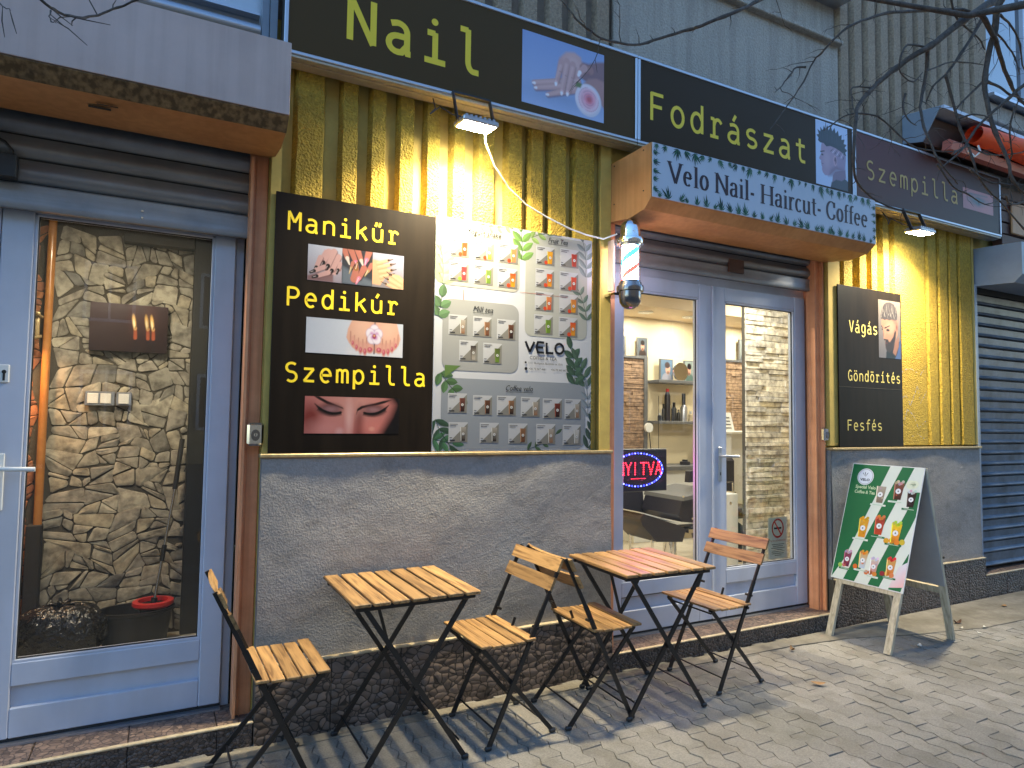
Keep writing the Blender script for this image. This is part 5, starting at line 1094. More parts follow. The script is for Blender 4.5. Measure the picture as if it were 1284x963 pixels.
ka(MB().prism([(3.01,3.64),(3.15,3.68),(3.15,3.86),(2.98,3.845)],'x',5.20,9.3),'housing',M['brownboard'])
kb=MB()
for x in (5.6,6.9): ka(MB().tube([(x,2.90,3.62),(x+.02,2.86,3.56),(x+.06,2.84,3.60),(x+.07,2.86,3.66)],.008,6),'hook',M['white_pl'])
ns=thing('neighbour_sign','dark brown slatted sign board at the right edge above the blue shutter box','sign',(7.2,3.1,3.0))
for i in range(5): keepw(MB().box(6.45,3.08+.004*(i%2),3.02+i*.105,9.3,3.16,3.115+i*.105,.004).build('board',M['brownboard']),ns)
for i,(x0,x1) in enumerate(((6.58,6.86),(6.95,7.2))): keepw(MB().box(x0,3.06,3.13,x1,3.079,3.42,.01).build('panel',M['copper_b']),ns)
# ------------------------------------------------------------ street trees (bare branches hanging into view)
BR=[[(4.812,2.059,4.277,0.0395),(4.489,2.051,4.086,0.0356),(4.194,2.019,3.904,0.032),(3.951,1.978,3.746,0.0288),(3.741,1.947,3.608,0.0261),(3.587,1.941,3.497,0.0238),(3.466,1.963,3.399,0.0219),(3.378,2.002,3.341,0.0202),(3.29,2.04,3.27,0.0186),(3.194,2.059,3.188,0.017),(3.078,2.051,3.09,0.0153),(2.95,2.018,2.981,0.0136),(2.87,1.977,2.878,0.0121),(2.815,1.947,2.757,0.0107),(2.796,1.941,2.656,0.0095),(2.835,1.964,2.6,0.0086),(2.919,2.003,2.58,0.0077),(3.069,2.041,2.556,0.0068),(3.237,2.06,2.539,0.006),(3.389,2.05,2.535,0.005)],[(4.111,2.085,3.839,0.0157),(4.053,2.108,3.857,0.0147),(3.795,2.104,3.772,0.0132),(3.509,2.075,3.663,0.0116),(3.225,2.034,3.543,0.0102),(3.012,2.0,3.43,0.0089),(2.844,1.99,3.33,0.0079),(2.758,2.008,3.253,0.007),(2.718,2.046,3.194,0.0063),(2.716,2.086,3.176,0.0057),(2.672,2.108,3.07,0.0049),(2.56,2.104,2.93,0.0041),(2.397,2.074,2.76,0.0033)],[(2.655,2.142,3.565,0.0146),(2.478,2.104,3.45,0.0133),(2.323,2.064,3.344,0.0121),(2.194,2.042,3.247,0.0111),(2.086,2.046,3.184,0.0103),(1.978,2.076,3.125,0.0095),(1.962,2.117,3.127,0.0091),(1.859,2.15,3.083,0.0084),(1.764,2.16,3.034,0.0078),(1.674,2.141,2.988,0.0071),(1.549,2.103,2.944,0.0064),(1.452,2.064,2.915,0.0057),(1.371,2.041,2.917,0.0052),(1.31,2.047,2.957,0.0048),(1.286,2.077,3.013,0.0044)],[(2.678,2.098,3.14,0.0069),(2.626,2.11,3.132,0.006),(2.556,2.094,3.065,0.005),(2.463,2.057,2.979,0.004),(2.369,2.017,2.904,0.0031)],[(3.462,1.973,3.397,0.0134),(3.499,2.003,3.301,0.0124),(3.47,2.008,3.188,0.0112),(3.407,1.986,3.07,0.01),(3.367,1.947,2.94,0.0088),(3.352,1.909,2.845,0.0077),(3.38,1.89,2.755,0.0068),(3.46,1.9,2.723,0.0059),(3.63,1.933,2.687,0.0052)],[(4.358,2.14,3.97,0.0165),(4.194,2.102,3.791,0.0138),(3.93,2.063,3.531,0.011),(3.738,2.041,3.354,0.0087),(3.629,2.047,3.259,0.0067),(3.611,2.078,3.171,0.0049)],[(4.068,1.858,3.864,0.0276),(4.0,1.895,3.75,0.0251),(4.037,1.935,3.64,0.0231),(4.028,1.958,3.535,0.0209),(3.96,1.954,3.343,0.0184),(3.918,1.924,3.179,0.0161),(3.901,1.883,3.006,0.0139),(3.948,1.85,2.854,0.012),(3.971,1.84,2.747,0.0101),(4.135,1.859,2.699,0.0085)],[(3.8,1.89,3.643,0.0202),(3.906,1.908,3.615,0.0186),(4.055,1.945,3.593,0.0171),(4.211,1.985,3.525,0.0154),(4.337,2.008,3.45,0.0136),(4.434,2.004,3.367,0.0116),(4.563,1.975,3.294,0.0096)],[(4.263,1.79,3.43,0.0152),(4.03,1.8,3.262,0.013),(3.928,1.833,3.169,0.0113),(3.812,1.874,3.064,0.0096),(3.724,1.904,2.962,0.0081),(3.637,1.908,2.865,0.0066),(3.413,1.886,2.722,0.005)],[(3.952,2.158,3.465,0.0119),(4.014,2.154,3.33,0.0112),(4.027,2.124,3.142,0.0104),(4.021,2.083,3.037,0.0097),(4.004,2.05,2.935,0.0089),(4.032,2.04,2.851,0.0082),(4.169,2.059,2.795,0.0078),(4.404,2.097,2.757,0.0074),(4.731,2.136,2.664,0.0071),(4.94,2.159,2.636,0.0067)],[(3.478,1.995,3.413,0.0081),(3.264,1.958,3.346,0.0069),(3.171,1.94,3.247,0.0059),(3.186,1.951,3.18,0.0051),(3.344,1.984,3.185,0.0044),(3.503,2.025,3.299,0.0038)],[(3.132,2.06,3.133,0.0065),(2.949,2.042,3.085,0.0052),(2.885,2.005,2.991,0.0042),(2.844,1.965,2.903,0.0032)],[(3.052,2.102,3.002,0.0063),(3.245,2.109,3.03,0.0061),(3.358,2.089,2.967,0.0057),(3.401,2.05,2.902,0.0052),(3.465,2.012,2.867,0.0048),(3.699,1.991,2.895,0.0045),(3.857,1.998,2.971,0.0042)],[(3.028,2.086,2.99,0.0058),(2.964,2.108,2.965,0.0048),(2.843,2.104,2.885,0.0037),(2.766,2.074,2.838,0.0027)],[(3.797,1.958,2.807,0.0081),(3.96,1.955,2.767,0.0074),(4.052,1.926,2.761,0.0065),(4.19,1.885,2.766,0.0056),(4.255,1.851,2.774,0.0047)],[(3.947,1.861,2.66,0.0093),(4.052,1.899,2.648,0.0082),(4.227,1.938,2.682,0.0072),(4.412,1.959,2.748,0.006)],[(3.806,2.042,3.83,0.0089),(3.895,2.066,3.755,0.0081),(4.044,2.105,3.763,0.0074),(4.273,2.143,3.773,0.0067),(4.386,2.16,3.736,0.0059)],[(3.378,1.94,3.226,0.0062),(3.591,1.959,3.338,0.0056),(3.827,1.997,3.427,0.005),(4.132,2.037,3.511,0.0043)],[(4.127,1.89,3.2,0.0076),(4.105,1.908,3.061,0.0065),(4.205,1.945,2.967,0.0055),(4.234,1.985,2.929,0.0044)],[(4.165,2.055,3.442,0.0107),(4.036,2.057,3.337,0.0085),(3.86,2.033,3.211,0.0063),(3.735,1.993,3.123,0.0044)],[(3.399,2.058,3.165,0.0078),(3.335,2.033,3.073,0.0062),(3.309,1.993,2.984,0.0047),(3.32,1.956,2.94,0.0032)],[(3.516,1.865,2.98,0.0077),(3.608,1.842,3.017,0.0058),(3.756,1.846,3.04,0.0038)],[(3.473,1.943,2.766,0.0076),(3.605,1.944,2.673,0.0066),(3.794,1.972,2.674,0.0056),(4.044,2.012,2.673,0.0047),(4.302,2.047,2.755,0.0036)],[(3.52,1.895,2.81,0.0066),(3.713,1.924,2.9,0.006),(3.987,1.965,2.93,0.0054),(4.321,1.999,3.01,0.0047),(4.573,2.01,3.096,0.0038)],[(4.336,2.049,3.881,0.0097),(4.544,2.082,3.884,0.0086),(4.718,2.123,3.843,0.0074),(4.808,2.153,3.752,0.006),(4.906,2.158,3.665,0.0046)],[(4.234,2.03,3.734,0.0095),(4.398,2.056,3.734,0.0079),(4.507,2.056,3.671,0.0061),(4.5,2.03,3.548,0.0042)],[(3.919,1.922,3.303,0.0115),(3.986,1.894,3.28,0.0096),(4.085,1.893,3.262,0.0078),(4.292,1.919,3.295,0.0061)],[(-0.292,1.653,2.309,0.0046),(-0.26,1.64,2.28,0.0043),(-0.237,1.655,2.275,0.0041),(-0.217,1.691,2.289,0.004),(-0.195,1.731,2.312,0.0038),(-0.158,1.757,2.349,0.0037),(-0.131,1.756,2.371,0.0035),(-0.087,1.728,2.386,0.0032),(-0.034,1.688,2.396,0.0029)],[(-0.251,1.706,2.297,0.0023),(-0.247,1.666,2.266,0.0019),(-0.241,1.642,2.244,0.0015),(-0.231,1.645,2.242,0.0011)],[(-0.347,1.703,2.299,0.0023),(-0.34,1.709,2.287,0.002),(-0.327,1.687,2.271,0.0015),(-0.31,1.648,2.247,0.0011)]]
def mktree(label,base,top,brs,ln):
    t=thing('tree',label,'tree',(base[0],base[1],0))
    tr=[(base[0],base[1],-.02),(base[0]+.01,base[1],.15),(base[0]+.03,base[1]+.02,1.2),(base[0]-.02,base[1]+.01,2.3),(top[0],top[1],top[2])]
    keepw(sm(MB().tube(tr,[.13,.10,.09,.08,.05],12).build('trunk',M['bark']),80),t)
    for b in brs:
        pts=[Vector(q[:3]) for q in b]; rad=[q[3]*.72 for q in b]
        # Catmull-Rom refinement + small natural wobble
        P_=[];Rr=[]
        for i in range(len(pts)-1):
            p0=pts[max(0,i-1)];p1=pts[i];p2=pts[i+1];p3=pts[min(len(pts)-1,i+2)]
            for k_ in range(3):
                t_=k_/3; P_.append(.5*((2*p1)+(p2-p0)*t_+(2*p0-5*p1+4*p2-p3)*t_*t_+(3*p1-p0-3*p2+p3)*t_**3)+Vector(RNG.normal(0,.0012,3))); Rr.append((rad[i]*(1-t_)+rad[i+1]*t_)*(1+.25*(k_==0 and i%2==0)))
        P_.append(pts[-1]); Rr.append(rad[-1]*.7)
        o=keepw(sm(MB().tube(P_,Rr,7).build('branch',M['bark']),80),t)
        # short buds / spurs
        tw=MB()
        for i in range(2,len(P_)-1,3):
            d=(P_[i+1]-P_[i]).normalized(); s=d.cross(Vector(RNG.normal(0,1,3))).normalized(); l_=random.uniform(.012,.075); q=P_[i]+s*l_+d*l_*.7
            tw.tube([P_[i],P_[i]+s*l_*.5+d*l_*.2,q],[min(Rr[i]*.6,.0028),.0014,.0007],5)
        for q_ in range(max(0,len(P_)//9) if base[0]>0 else 0):
            i=random.randrange(2,len(P_)-1); d=(P_[i+1]-P_[i]).normalized(); s=d.cross(Vector(RNG.normal(0,1,3))).normalized(); v_=(s*.8+d*.6).normalized(); c_=P_[i].copy(); pp=[c_.copy()]
            for k_ in range(random.randint(5,9)):
                v_=(v_+Vector(RNG.normal(0,.22,3))+Vector((0,0,-.06))).normalized(); c_=c_+v_*random.uniform(.02,.045); pp.append(c_.copy())
                if k_ in (2,4): e_=(v_+Vector(RNG.normal(0,.8,3))).normalized(); tw.tube([c_,c_+e_*.03,c_+e_*.055+Vector((0,0,-.008))],[.0011,.0009,.0005],5)
            tw.tube(pp,[.0022-.0016*k_/(len(pp)-1) for k_ in range(len(pp))],5)
        if tw.v: tw.build('twig',M['bark'],o,kind='stuff')
    for l_ in ln: keepw(sm(MB().tube(l_[0],l_[1],9).build('bough',M['bark']),80),t)
    return t
e=lambda i:Vector(BR[i][0][:3])
mktree('bare tree whose dark branches hang over the right end of the fascia',(5.3,1.25),(4.95,1.45,3.5),BR[:27],[
 ([(5.25,1.25,2.3),(4.9,1.55,3.2),tuple(e(0)+Vector((.25,-.1,.05))),tuple(e(0)),tuple(Vector(BR[0][1][:3]))],[.06,.045,.028,.02,.012]),
 ([(5.1,1.35,2.9),(4.7,1.6,3.5),tuple(e(6)+Vector((.05,-.05,.12))),tuple(e(6)),tuple(Vector(BR[6][1][:3]))],[.04,.03,.02,.014,.009]),
 ([(4.95,1.45,3.5),(4.3,1.6,3.75),(3.7,1.9,3.6),tuple(e(2))],[.04,.03,.015,.007]),
 ([(5.2,1.28,2.2),(4.9,1.5,2.5),tuple(e(8))],[.03,.015,.005])])
mktree('bare tree with one thin branch drooping across the top left corner',(-1.5,1.35),(-1.2,1.4,3.4),BR[27:],[
 ([(-1.3,1.38,3.0),(-.9,1.5,3.2),tuple(e(27))],[.03,.015,.004]),([(-1.2,1.4,3.2),(-.95,1.5,3.15),tuple(e(29))],[.02,.01,.002])])
# ------------------------------------------------------------ litter on the pavement
def scrap(name,label,cat,x,y,ln,rz,m,curl=.3,grp=None,z=.0035):
    mb=MB(); n=6; vs=[]
    for i in range(n+1):
        t_=i/n; w=math.sin(math.pi*(.08+.84*t_))*ln*.28
        for s in (-1,0,1): vs.append(((t_-.5)*ln,s*w,curl*ln*((t_-.5)**2)*2+abs(s)*w*.35))
    fs=[(i*3+j,(i+1)*3+j,(i+1)*3+j+1,i*3+j+1) for i in range(n) for j in range(2)]
    o=mb.add(vs,fs).build(name,m); o.location=(x,y,z); o.rotation_euler=(0,0,rz); sm(o,80); return tag(o,label,cat,grp)
scrap('dry_leaf','pale curled dry leaf on the pavers left of the sandwich board','leaf',3.22,2.49,.075,R(-40),M['leaf_dry'])
scrap('dry_leaf','small twisted brown leaf by the step in front of the salon door','leaf',3.55,2.93,.05,R(60),M['leaf_dry'],.9)
scrap('paper_scrap','white paper scrap in the shadow under the sandwich board','litter',4.36,2.62,.05,R(20),M['paper'],.6)
scrap('dry_leaf','brown leaf nearest the blue shutter on the smooth pavement','leaf',5.95,2.9,.06,R(10),M['leaf_dry'])
for i,(x,y) in enumerate(((5.02,2.72),(5.20,2.66),(5.02,2.60))): scrap('paper_scrap','tiny pale scrap right of the sandwich board, %s of three'%('farthest from the camera','rightmost','nearest the camera')[i],'litter',x,y,.035,R(50*i),M['paper'],.5,'pale scraps right of the sandwich board')
scrap('dry_leaf','dark curled leaf right of the sandwich board foot','leaf',5.12,2.80,.065,R(-15),M['brownboard'],.8)
# ------------------------------------------------------------ stone walls: convex cells clipped from a jittered grid
def clip(poly,nx,nz,d):
    new=[]
    for i in range(len(poly)):
        A,Bq=poly[i],poly[(i+1)%len(poly)]; da=A[0]*nx+A[1]*nz-d; db=Bq[0]*nx+Bq[1]*nz-d
        if da<=0: new.append(A)
        if (da<0)!=(db<0): t=da/(da-db); new.append((A[0]+(Bq[0]-A[0])*t,A[1]+(Bq[1]-A[1])*t))
    return new
def area(p): return abs(sum(p[i-1][0]*p[i][1]-p[i][0]*p[i-1][1] for i in range(len(p))))/2
def shatter(poly,amin,amax):
    """split a convex field again and again by tilted cuts: angular stones of very different sizes"""
    lim=math.exp(random.uniform(math.log(amin),math.log(amax))); xs=[p[0] for p in poly]; zs=[p[1] for p in poly]; w,h=max(xs)-min(xs),max(zs)-min(zs)
    if area(poly)<lim and max(w,h)<.26 and max(w,h)/max(1e-6,min(w,h))<2.6: return [poly]
    vert=w*random.uniform(.8,1.25)>h*1.25
    a=R((0 if vert else 90)+random.gauss(0,15)); nx,nz=math.cos(a),math.sin(a); cx=sum(xs)/len(xs)+random.uniform(-.18,.18)*w; cz=sum(zs)/len(zs)+random.uniform(-.18,.18)*h; d=cx*nx+cz*nz
    A=clip(poly,nx,nz,d); Bq=clip(poly,-nx,-nz,-d); o=[]
    for q in (A,Bq):
        if len(q)>=3 and area(q)>amin*.25: o+=shatter(q,amin,amax)
    return o
def inset(poly,j):
    n=len(poly); P=list(poly); c=(sum(p[0] for p in poly)/n,sum(p[1] for p in poly)/n)
    for i in range(n):
        A,Bq=poly[i],poly[(i+1)%n]; dx,dz=Bq[0]-A[0],Bq[1]-A[1]; L_=math.hypot(dx,dz)
        if L_<1e-6: continue
        nx,nz=dz/L_,-dx/L_
        if (c[0]-A[0])*nx+(c[1]-A[1])*nz>0: nx,nz=-nx,-nz
        P=clip(P,nx,nz,A[0]*nx+A[1]*nz-j*random.uniform(.6,1.5))
        if len(P)<3: return []
    return P
def stonewall(wall,x0,z0,x1,z1,y,m,amin,amax,j=.0022,dep=.009):
    todo=[]; z=z0
    while z<z1-.01:
        h=min(random.uniform(.30,.42),z1-z); x=x0
        while x<x1-.01:
            w=min(random.uniform(.25,.45),x1-x); todo.append([(x,z),(x+w,z),(x+w,z+h),(x,z+h)]); x+=w
        z+=h
    # merge the course lines: shift whole field vertices through a smooth warp so no straight seams survive
    wp=lambda p:(p[0]+.022*math.sin(p[1]*17+p[0]*5)+.010*math.sin(p[1]*41),p[1]+.026*math.sin(p[0]*15+p[1]*4)+.011*math.sin(p[0]*37+1))
    for fld in todo:
        for poly in shatter(fld,amin,amax):
            poly=[wp(p) for p in poly]; poly=inset(poly,j)
            if len(poly)<3 or area(poly)<.0006: continue
            P=[]
            for p in poly:
                if not P or math.hypot(p[0]-P[-1][0],p[1]-P[-1][1])>.004: P.append(p)
            if len(P)<3: continue
            pl=[]; n=len(P)
            for i in range(n):
                A,C_,D=Vector(P[i-1]),Vector(P[i]),Vector(P[(i+1)%n]); k=min(random.uniform(.003,.014),(A-C_).length*.3,(D-C_).length*.3)
                pl+=[C_+(A-C_).normalized()*k,C_+(D-C_).normalized()*k]
            if sum(pl[i-1].x*pl[i].y-pl[i].x*pl[i-1].y for i in range(len(pl)))<0: pl=pl[::-1]
            g_=sum(pl,Vector((0,0)))/len(pl); n=len(pl); h=dep*random.uniform(.5,1.3); tx,tz=random.uniform(-.03,.03),random.uniform(-.03,.03)
            dd=lambda u_,v_:tx*u_+tz*v_
            q1=[(p.x-g_.x,0,p.y-g_.y) for p in pl]; q2=[((p.x-g_.x)*.985,-h*.8+dd(p.x-g_.x,p.y-g_.y),(p.y-g_.y)*.985) for p in pl]
            q3=[((p.x-g_.x)*.90+random.uniform(-.001,.001),-h+dd(p.x-g_.x,p.y-g_.y)+random.uniform(-.0015,.0015),(p.y-g_.y)*.90) for p in pl]
            q4=[((p.x-g_.x)*.45,-h-.001+dd(p.x-g_.x,p.y-g_.y)*.5+random.uniform(-.0025,.0025),(p.y-g_.y)*.45) for p in pl]; q5=[(0,-h-random.uniform(-.002,.003),0)]
            vs=q1+q2+q3+q4+q5; fs=[]
            for a in (0,1,2): fs+=[(a*n+i,a*n+(i+1)%n,(a+1)*n+(i+1)%n,(a+1)*n+i) for i in range(n)]
            fs+=[(3*n+i,3*n+(i+1)%n,4*n) for i in range(n)]
            o=MB().add(vs,fs).build('stone',m,wall); o.location=(g_.x,y,g_.y); sm(o,30)
def ledgewall(wall,x0,z0,x1,z1,y,m,hmin,hmax,wmin,wmax,name='stone',one=False,dep=.018):
    z=z0; mb=MB()
    while z<z1-.004:
        h=random.uniform(hmin,hmax); h=min(h,z1-z); x=x0-random.uniform(0,wmin)
        while x<x1:
            w=random.uniform(wmin,wmax); a=max(x,x0);b=min(x+w,x1)
            if b-a>.01:
                d=random.uniform(.1,1)*dep; e=lambda:random.uniform(-.12,.12)*h
                X=[a+.0008,b-.0008]; vs=[(X[0],y,z+.001),(X[1],y,z+.001),(X[1],y,z+h-.001),(X[0],y,z+h-.001),(X[0],y-d-.004,z+.002+e()*.5),(X[1],y-d*random.uniform(.6,1.2)-.004,z+.002),(X[1],y-d-.004,z+h-.002-abs(e())),(X[0],y-d*random.uniform(.7,1.2)-.004,z+h-.002)]
                F=[(0,3,2,1),(4,5,6,7),(0,1,5,4),(1,2,6,5),(2,3,7,6),(3,0,4,7)]
                if one: mb.add(vs,F)
                else: MB().add(vs,F).build(name,m,wall)
            x+=w
        z+=h
    if one: o=mb.build(name,m,wall); return o
# ---- left room
rm=MB().box(-1.6,3.43,.02,.30,5.0,.09).build('room_floor',M['joint_dark'],kind='structure')
for i in range(6):
    for k_ in range(4):
        MB().box(-1.6+i*.33+.0015,3.44+k_*.33+.0015,.06,-1.6+(i+1)*.33-.0015 if i<5 else .245,3.44+(k_+1)*.33-.0015,.10,.002).build('tile',M['floor_g'],rm)
sw=MB().box(-.60,4.62,.0,.32,4.72,2.99).build('stone_wall',M['joint_dark'],kind='structure')
stonewall(sw,-.585,.10,.235,2.52,4.62,M['stone'],.0042,.022)
rw=MB().box(-1.6,4.66,.0,-.604,4.72,2.99).build('lamplit_stone_wall',M['joint_dark'],kind='structure')
stonewall(rw,-1.15,.10,-.66,2.52,4.66,M['lamplit_stone'],.004,.014)
rs=MB().box(.2445,3.46,.0,.30,4.615,2.99).build('room_side_wall',M['olive'],kind='structure'); MB().box(-1.7,3.43,0,-1.6,5.0,2.99).build('room_side_wall',M['dark'],kind='structure')
MB().box(-1.6,3.46,2.56,.2435,4.615,2.99).build('room_ceiling',M['dark'],kind='structure')
t=thing('inner_door_frame','dark door frame at the right end of the stone wall inside the left shop','door frame',(.2,4.55,.1))
keepw(MB().box(.132,4.53,.10,.240,4.59,2.555,.004).build('post',M['black_pl']),t); keepw(MB().box(-.25,4.50,2.45,.131,4.58,2.555,.004).build('head',M['dark']),t); keepw(MB().box(.225,3.6,2.05,.2435,4.52,2.10).build('rail',M['chrome_d']),t); keepw(MB().box(.232,4.0,.10,.2437,4.10,2.04).build('stile',M['black_pl']),t)
t=thing('wooden_post','varnished orange wooden post at the left edge of the stone wall','post',(-.608,4.58,.1))
sm(keepw(MB().tube([(-.608,4.575,.10),(-.608,4.575,2.555)],.021,18).build('shaft',M['post']),t),60); keepw(MB().box(-.655,4.53,.10,-.585,4.618,.80,.004).build('dark_base',M['dark']),t)
tag(MB().box(-.82,4.44,.10,-.69,4.60,.62,.006).build('orange_crate',M['copper']),'orange painted box behind the bin bag, left of the wooden post','box')
# canvas with candles
p=Photo(.42,.27,(.17,.05,.045),110).grad((.13,.04,.04),(.19,.055,.05))
for cx,cz,h in ((.545,.60,.28),(.71,.62,.30),(.78,.58,.26)):
    p.cap(cx+.04,.02,cx+.035,.33,.020,.020,(.10,.03,.05),.01).cap(cx+.035,.30,cx+.03,.50,.022,.019,(.70,.34,.20),.012).ell(cx+.03,.50,.022,.04,(.92,.68,.42),.01)
    p.ell(cx+.01,.60+.10,.06,.26,(.30,.10,.05),.10,op=.6).ell(cx+.012,.64,.022,.15,(.95,.75,.40),.014,rot=8).ell(cx+.012,.60,.012,.09,(1,.95,.75),.01,rot=8).cap(cx+.03,.50,cx+.03,.55,.004,.003,(.05,.03,.03),.006)
t=thing('candle_picture','dark red canvas picture of three burning candles on the stone wall','picture',(-.2,4.58,1.80))
keepw(MB().box(-.405,4.562,1.80,.0,4.60,2.085,.002).build('canvas',M['dark']),t); keepw(p.build(-.405,1.80,.0,2.085,4.5605,None,'print'),t)
t=thing('switch_plate','silver triple light switch plate on the stone wall below the picture','switch',(-.29,4.58,1.46))
keepw(MB().box(-.415,4.575,1.475,-.262,4.60,1.56,.004).box(-.256,4.575,1.478,-.174,4.60,1.558,.004).build('plate',M['alu']),t)
for x in (-.40,-.335,-.243): keepw(MB().box(x,4.568,1.487,x+.055,4.5745,1.548,.003).build('rocker',M['white_pl']),t)
# wall spotlight
t=thing('spotlight','small lit brass spotlight clamped to the varnished post','lamp',(-.66,4.52,1.90))
sm(keepw(MB().lathe([(0,.075),(.030,.072),(.036,.05),(.036,.012),(.033,.0),(.030,.0),(.030,.02)],20,(-.722,4.40,1.87)).build('shade',M['salmon']),t),40)
keepw(MB().lathe([(0,.0),(.029,.0)],16,(-.722,4.40,1.878)).build('bulb',M['cled']),t)
sm(keepw(MB().tube([(-.722,4.40,1.945),(-.70,4.42,1.98),(-.67,4.47,1.99),(-.63,4.54,1.97)],.008,8).tube([(-.63,4.53,1.86),(-.67,4.50,1.84),(-.69,4.47,1.86)],.009,8).box(-.665,4.53,1.84,-.640,4.546,2.0,.004).build('arm',M['ledge']),t),50)
L=bpy.data.lights.new('spotlight_bulb','SPOT'); L.energy=SPOT_W*5; L.color=(1,.50,.20); L.spot_size=R(150); L.spot_blend=.9; L.shadow_soft_size=.03; lo=bpy.data.objects.new('spotlight_bulb',L); COL.objects.link(lo); lo.parent=t; lo.location=(-.062,-.12,-.04); 
# added ceiling light, not a known fitting, to brighten the stone wall
t=thing('added_ceiling_spot','added ceiling spotlight that brightens the stone wall in the left shop','lamp',(-.35,3.62,2.555))
keepw(MB().lathe([(.045,0),(.045,-.008),(.036,-.008)],20,(-.35,3.62,2.559)).build('ring',M['chrome']),t); keepw(MB().lathe([(0,0),(.034,0)],16,(-.35,3.62,2.555)).build('bulb',M['cled']),t)
L=bpy.data.lights.new('added_spot_bulb','AREA'); L.shape='DISK'; L.energy=SPOT_W*7; L.color=(1,.84,.62); L.size=.25; lo=bpy.data.objects.new('added_spot_bulb',L); COL.objects.link(lo); lo.parent=t; lo.location=(0,0,-.02)
# bin bag
def bag():
    mb=MB(); n,mz=36,20; vs=[]
    for k_ in range(mz+1):
        t_=k_/mz; ph=t_*math.pi*.93+.10
        for i in range(n):
            a=2*math.pi*i/n; fold=1+.07*math.sin(a*7+t_*5)*(t_)+.05*math.sin(a*3-t_*4)+.035*math.sin(a*13+t_*9)
            rr=math.sin(ph)**.62*.215*fold; zz=.14-.155*math.cos(ph)*(1 if t_>.5 else .9)
            vs.append((rr*math.cos(a)*1.05,rr*math.sin(a)*.62,max(0,zz+.008*math.sin(a*5+t_*7))))
    mb.add(vs,[(k_*n+i,k_*n+(i+1)%n,(k_+1)*n+(i+1)%n,(k_+1)*n+i) for k_ in range(mz) for i in range(n)]+[tuple(range(n))[::-1]])
    for i in range(7):
        a=i*.9; mb.tube([(0,0,.27),(.02*math.cos(a),.02*math.sin(a),.295),(.06*math.cos(a),.04*math.sin(a),.30+.012*(i%3))],[.018,.016,.006],6)
    return mb
t=thing('bin_bag','knotted shiny black bin bag on the floor behind the left glass door','bag',(-.45,4.34,.10)); sm(bag().build('bag',M['bin_bag'],t),60)
# mop bucket and mop
t=thing('mop_bucket','black oval mop bucket with a red wringer ring','bucket',(-.10,4.40,.10))
def oval(z,a,b,n=32,cx=0): return [(cx+a*math.cos(2*math.pi*i/n),b*math.sin(2*math.pi*i/n),z) for i in range(n)]
def loft(rings): 
    n=len(rings[0]); mb=MB(); mb.add([p for r_ in rings for p in r_],[(k_*n+i,k_*n+(i+1)%n,(k_+1)*n+(i+1)%n,(k_+1)*n+i) for k_ in range(len(rings)-1) for i in range(n)]); return mb
b=loft([oval(.0,.01,.01),oval(.0,.150,.095),oval(.02,.158,.103),oval(.20,.188,.128),oval(.205,.198,.138),oval(.222,.200,.140),oval(.222,.186,.126),oval(.06,.16,.10),oval(.05,.01,.01)]); sm(b.build('body',M['black_pl'],t),35)
b=loft([oval(.226,.098,.098,28,.085),oval(.238,.108,.108,28,.085),oval(.256,.106,.106,28,.085),oval(.258,.078,.078,28,.085),oval(.236,.074,.074,28,.085),oval(.226,.098,.098,28,.085)]); sm(b.build('wringer_ring',M['red_pl'],t),40)
sm(loft([oval(.232,.074,.074,28,.085),oval(.15,.055,.055,28,.085),oval(.14,.01,.01,28,.085)]).build('basket',M['dark'],t),40)
t=thing('mop','mop with a steel handle and black grip leaning from the bucket','mop',(-.01,4.40,.30))
sm(keepw(MB().tube([(-.012,4.40,.33),(.075,4.50,.98)],.0085,10).build('handle',M['chrome']),t),50); sm(keepw(MB().tube([(.075,4.50,.98),(.105,4.53,1.28)],.015,10).tube([(.020,4.437,.57),(.032,4.45,.66)],.014,10).tube([(-.02,4.395,.28),(-.008,4.405,.37)],.018,10).build('grip',M['black_pl']),t),50)
# ------------------------------------------------------------ salon
fl=MB().box(2.32,3.44,.02,8.6,7.9,.088).build('salon_floor',M['joint_dark'],kind='structure')
for i in range(15):
    for k_ in range(8):
        x0=2.33+i*.4; y0=3.46+k_*.4; MB().box(x0+.0015,y0+.0015,.05,x0+.3985,y0+.3985,.10,.0015).build('tile',M['floor_t'],fl)
YB2=6.2
MB().box(2.32,YB2,.0,8.6,YB2+.1,2.99).build('salon_rear_wall',M['cream_wall'],kind='structure')
MB().box(2.22,3.44,0,2.318,YB2,2.99).build('salon_left_wall',M['cream_wall'],kind='structure'); MB().box(8.5,3.44,0,8.6,YB2-.002,2.99).build('salon_right_wall',M['cream_wall'],kind='structure')
MB().box(4.40,3.44,0,8.5,3.46,2.99).build('salon_front_wall',M['cream_wall'],kind='structure')
MB().box(2.32,3.44,2.90,8.5,YB2-.002,2.99).build('salon_ceiling',M['ceil'],kind='structure')
MB().box(2.32,5.55,2.66,8.5,YB2-.002,2.898,.003).build('salon_soffit',mat('beige_soffit',(.74,.58,.38),.6),kind='structure')
pl_=MB().box(4.545,4.22,.10,5.6,4.26,2.898).build('stone_pillar',M['joint_dark'],kind='structure'); ledgewall(pl_,4.54,.10,5.2,2.89,4.22,M['ledgestone'],.028,.060,.12,.42,dep=.03)
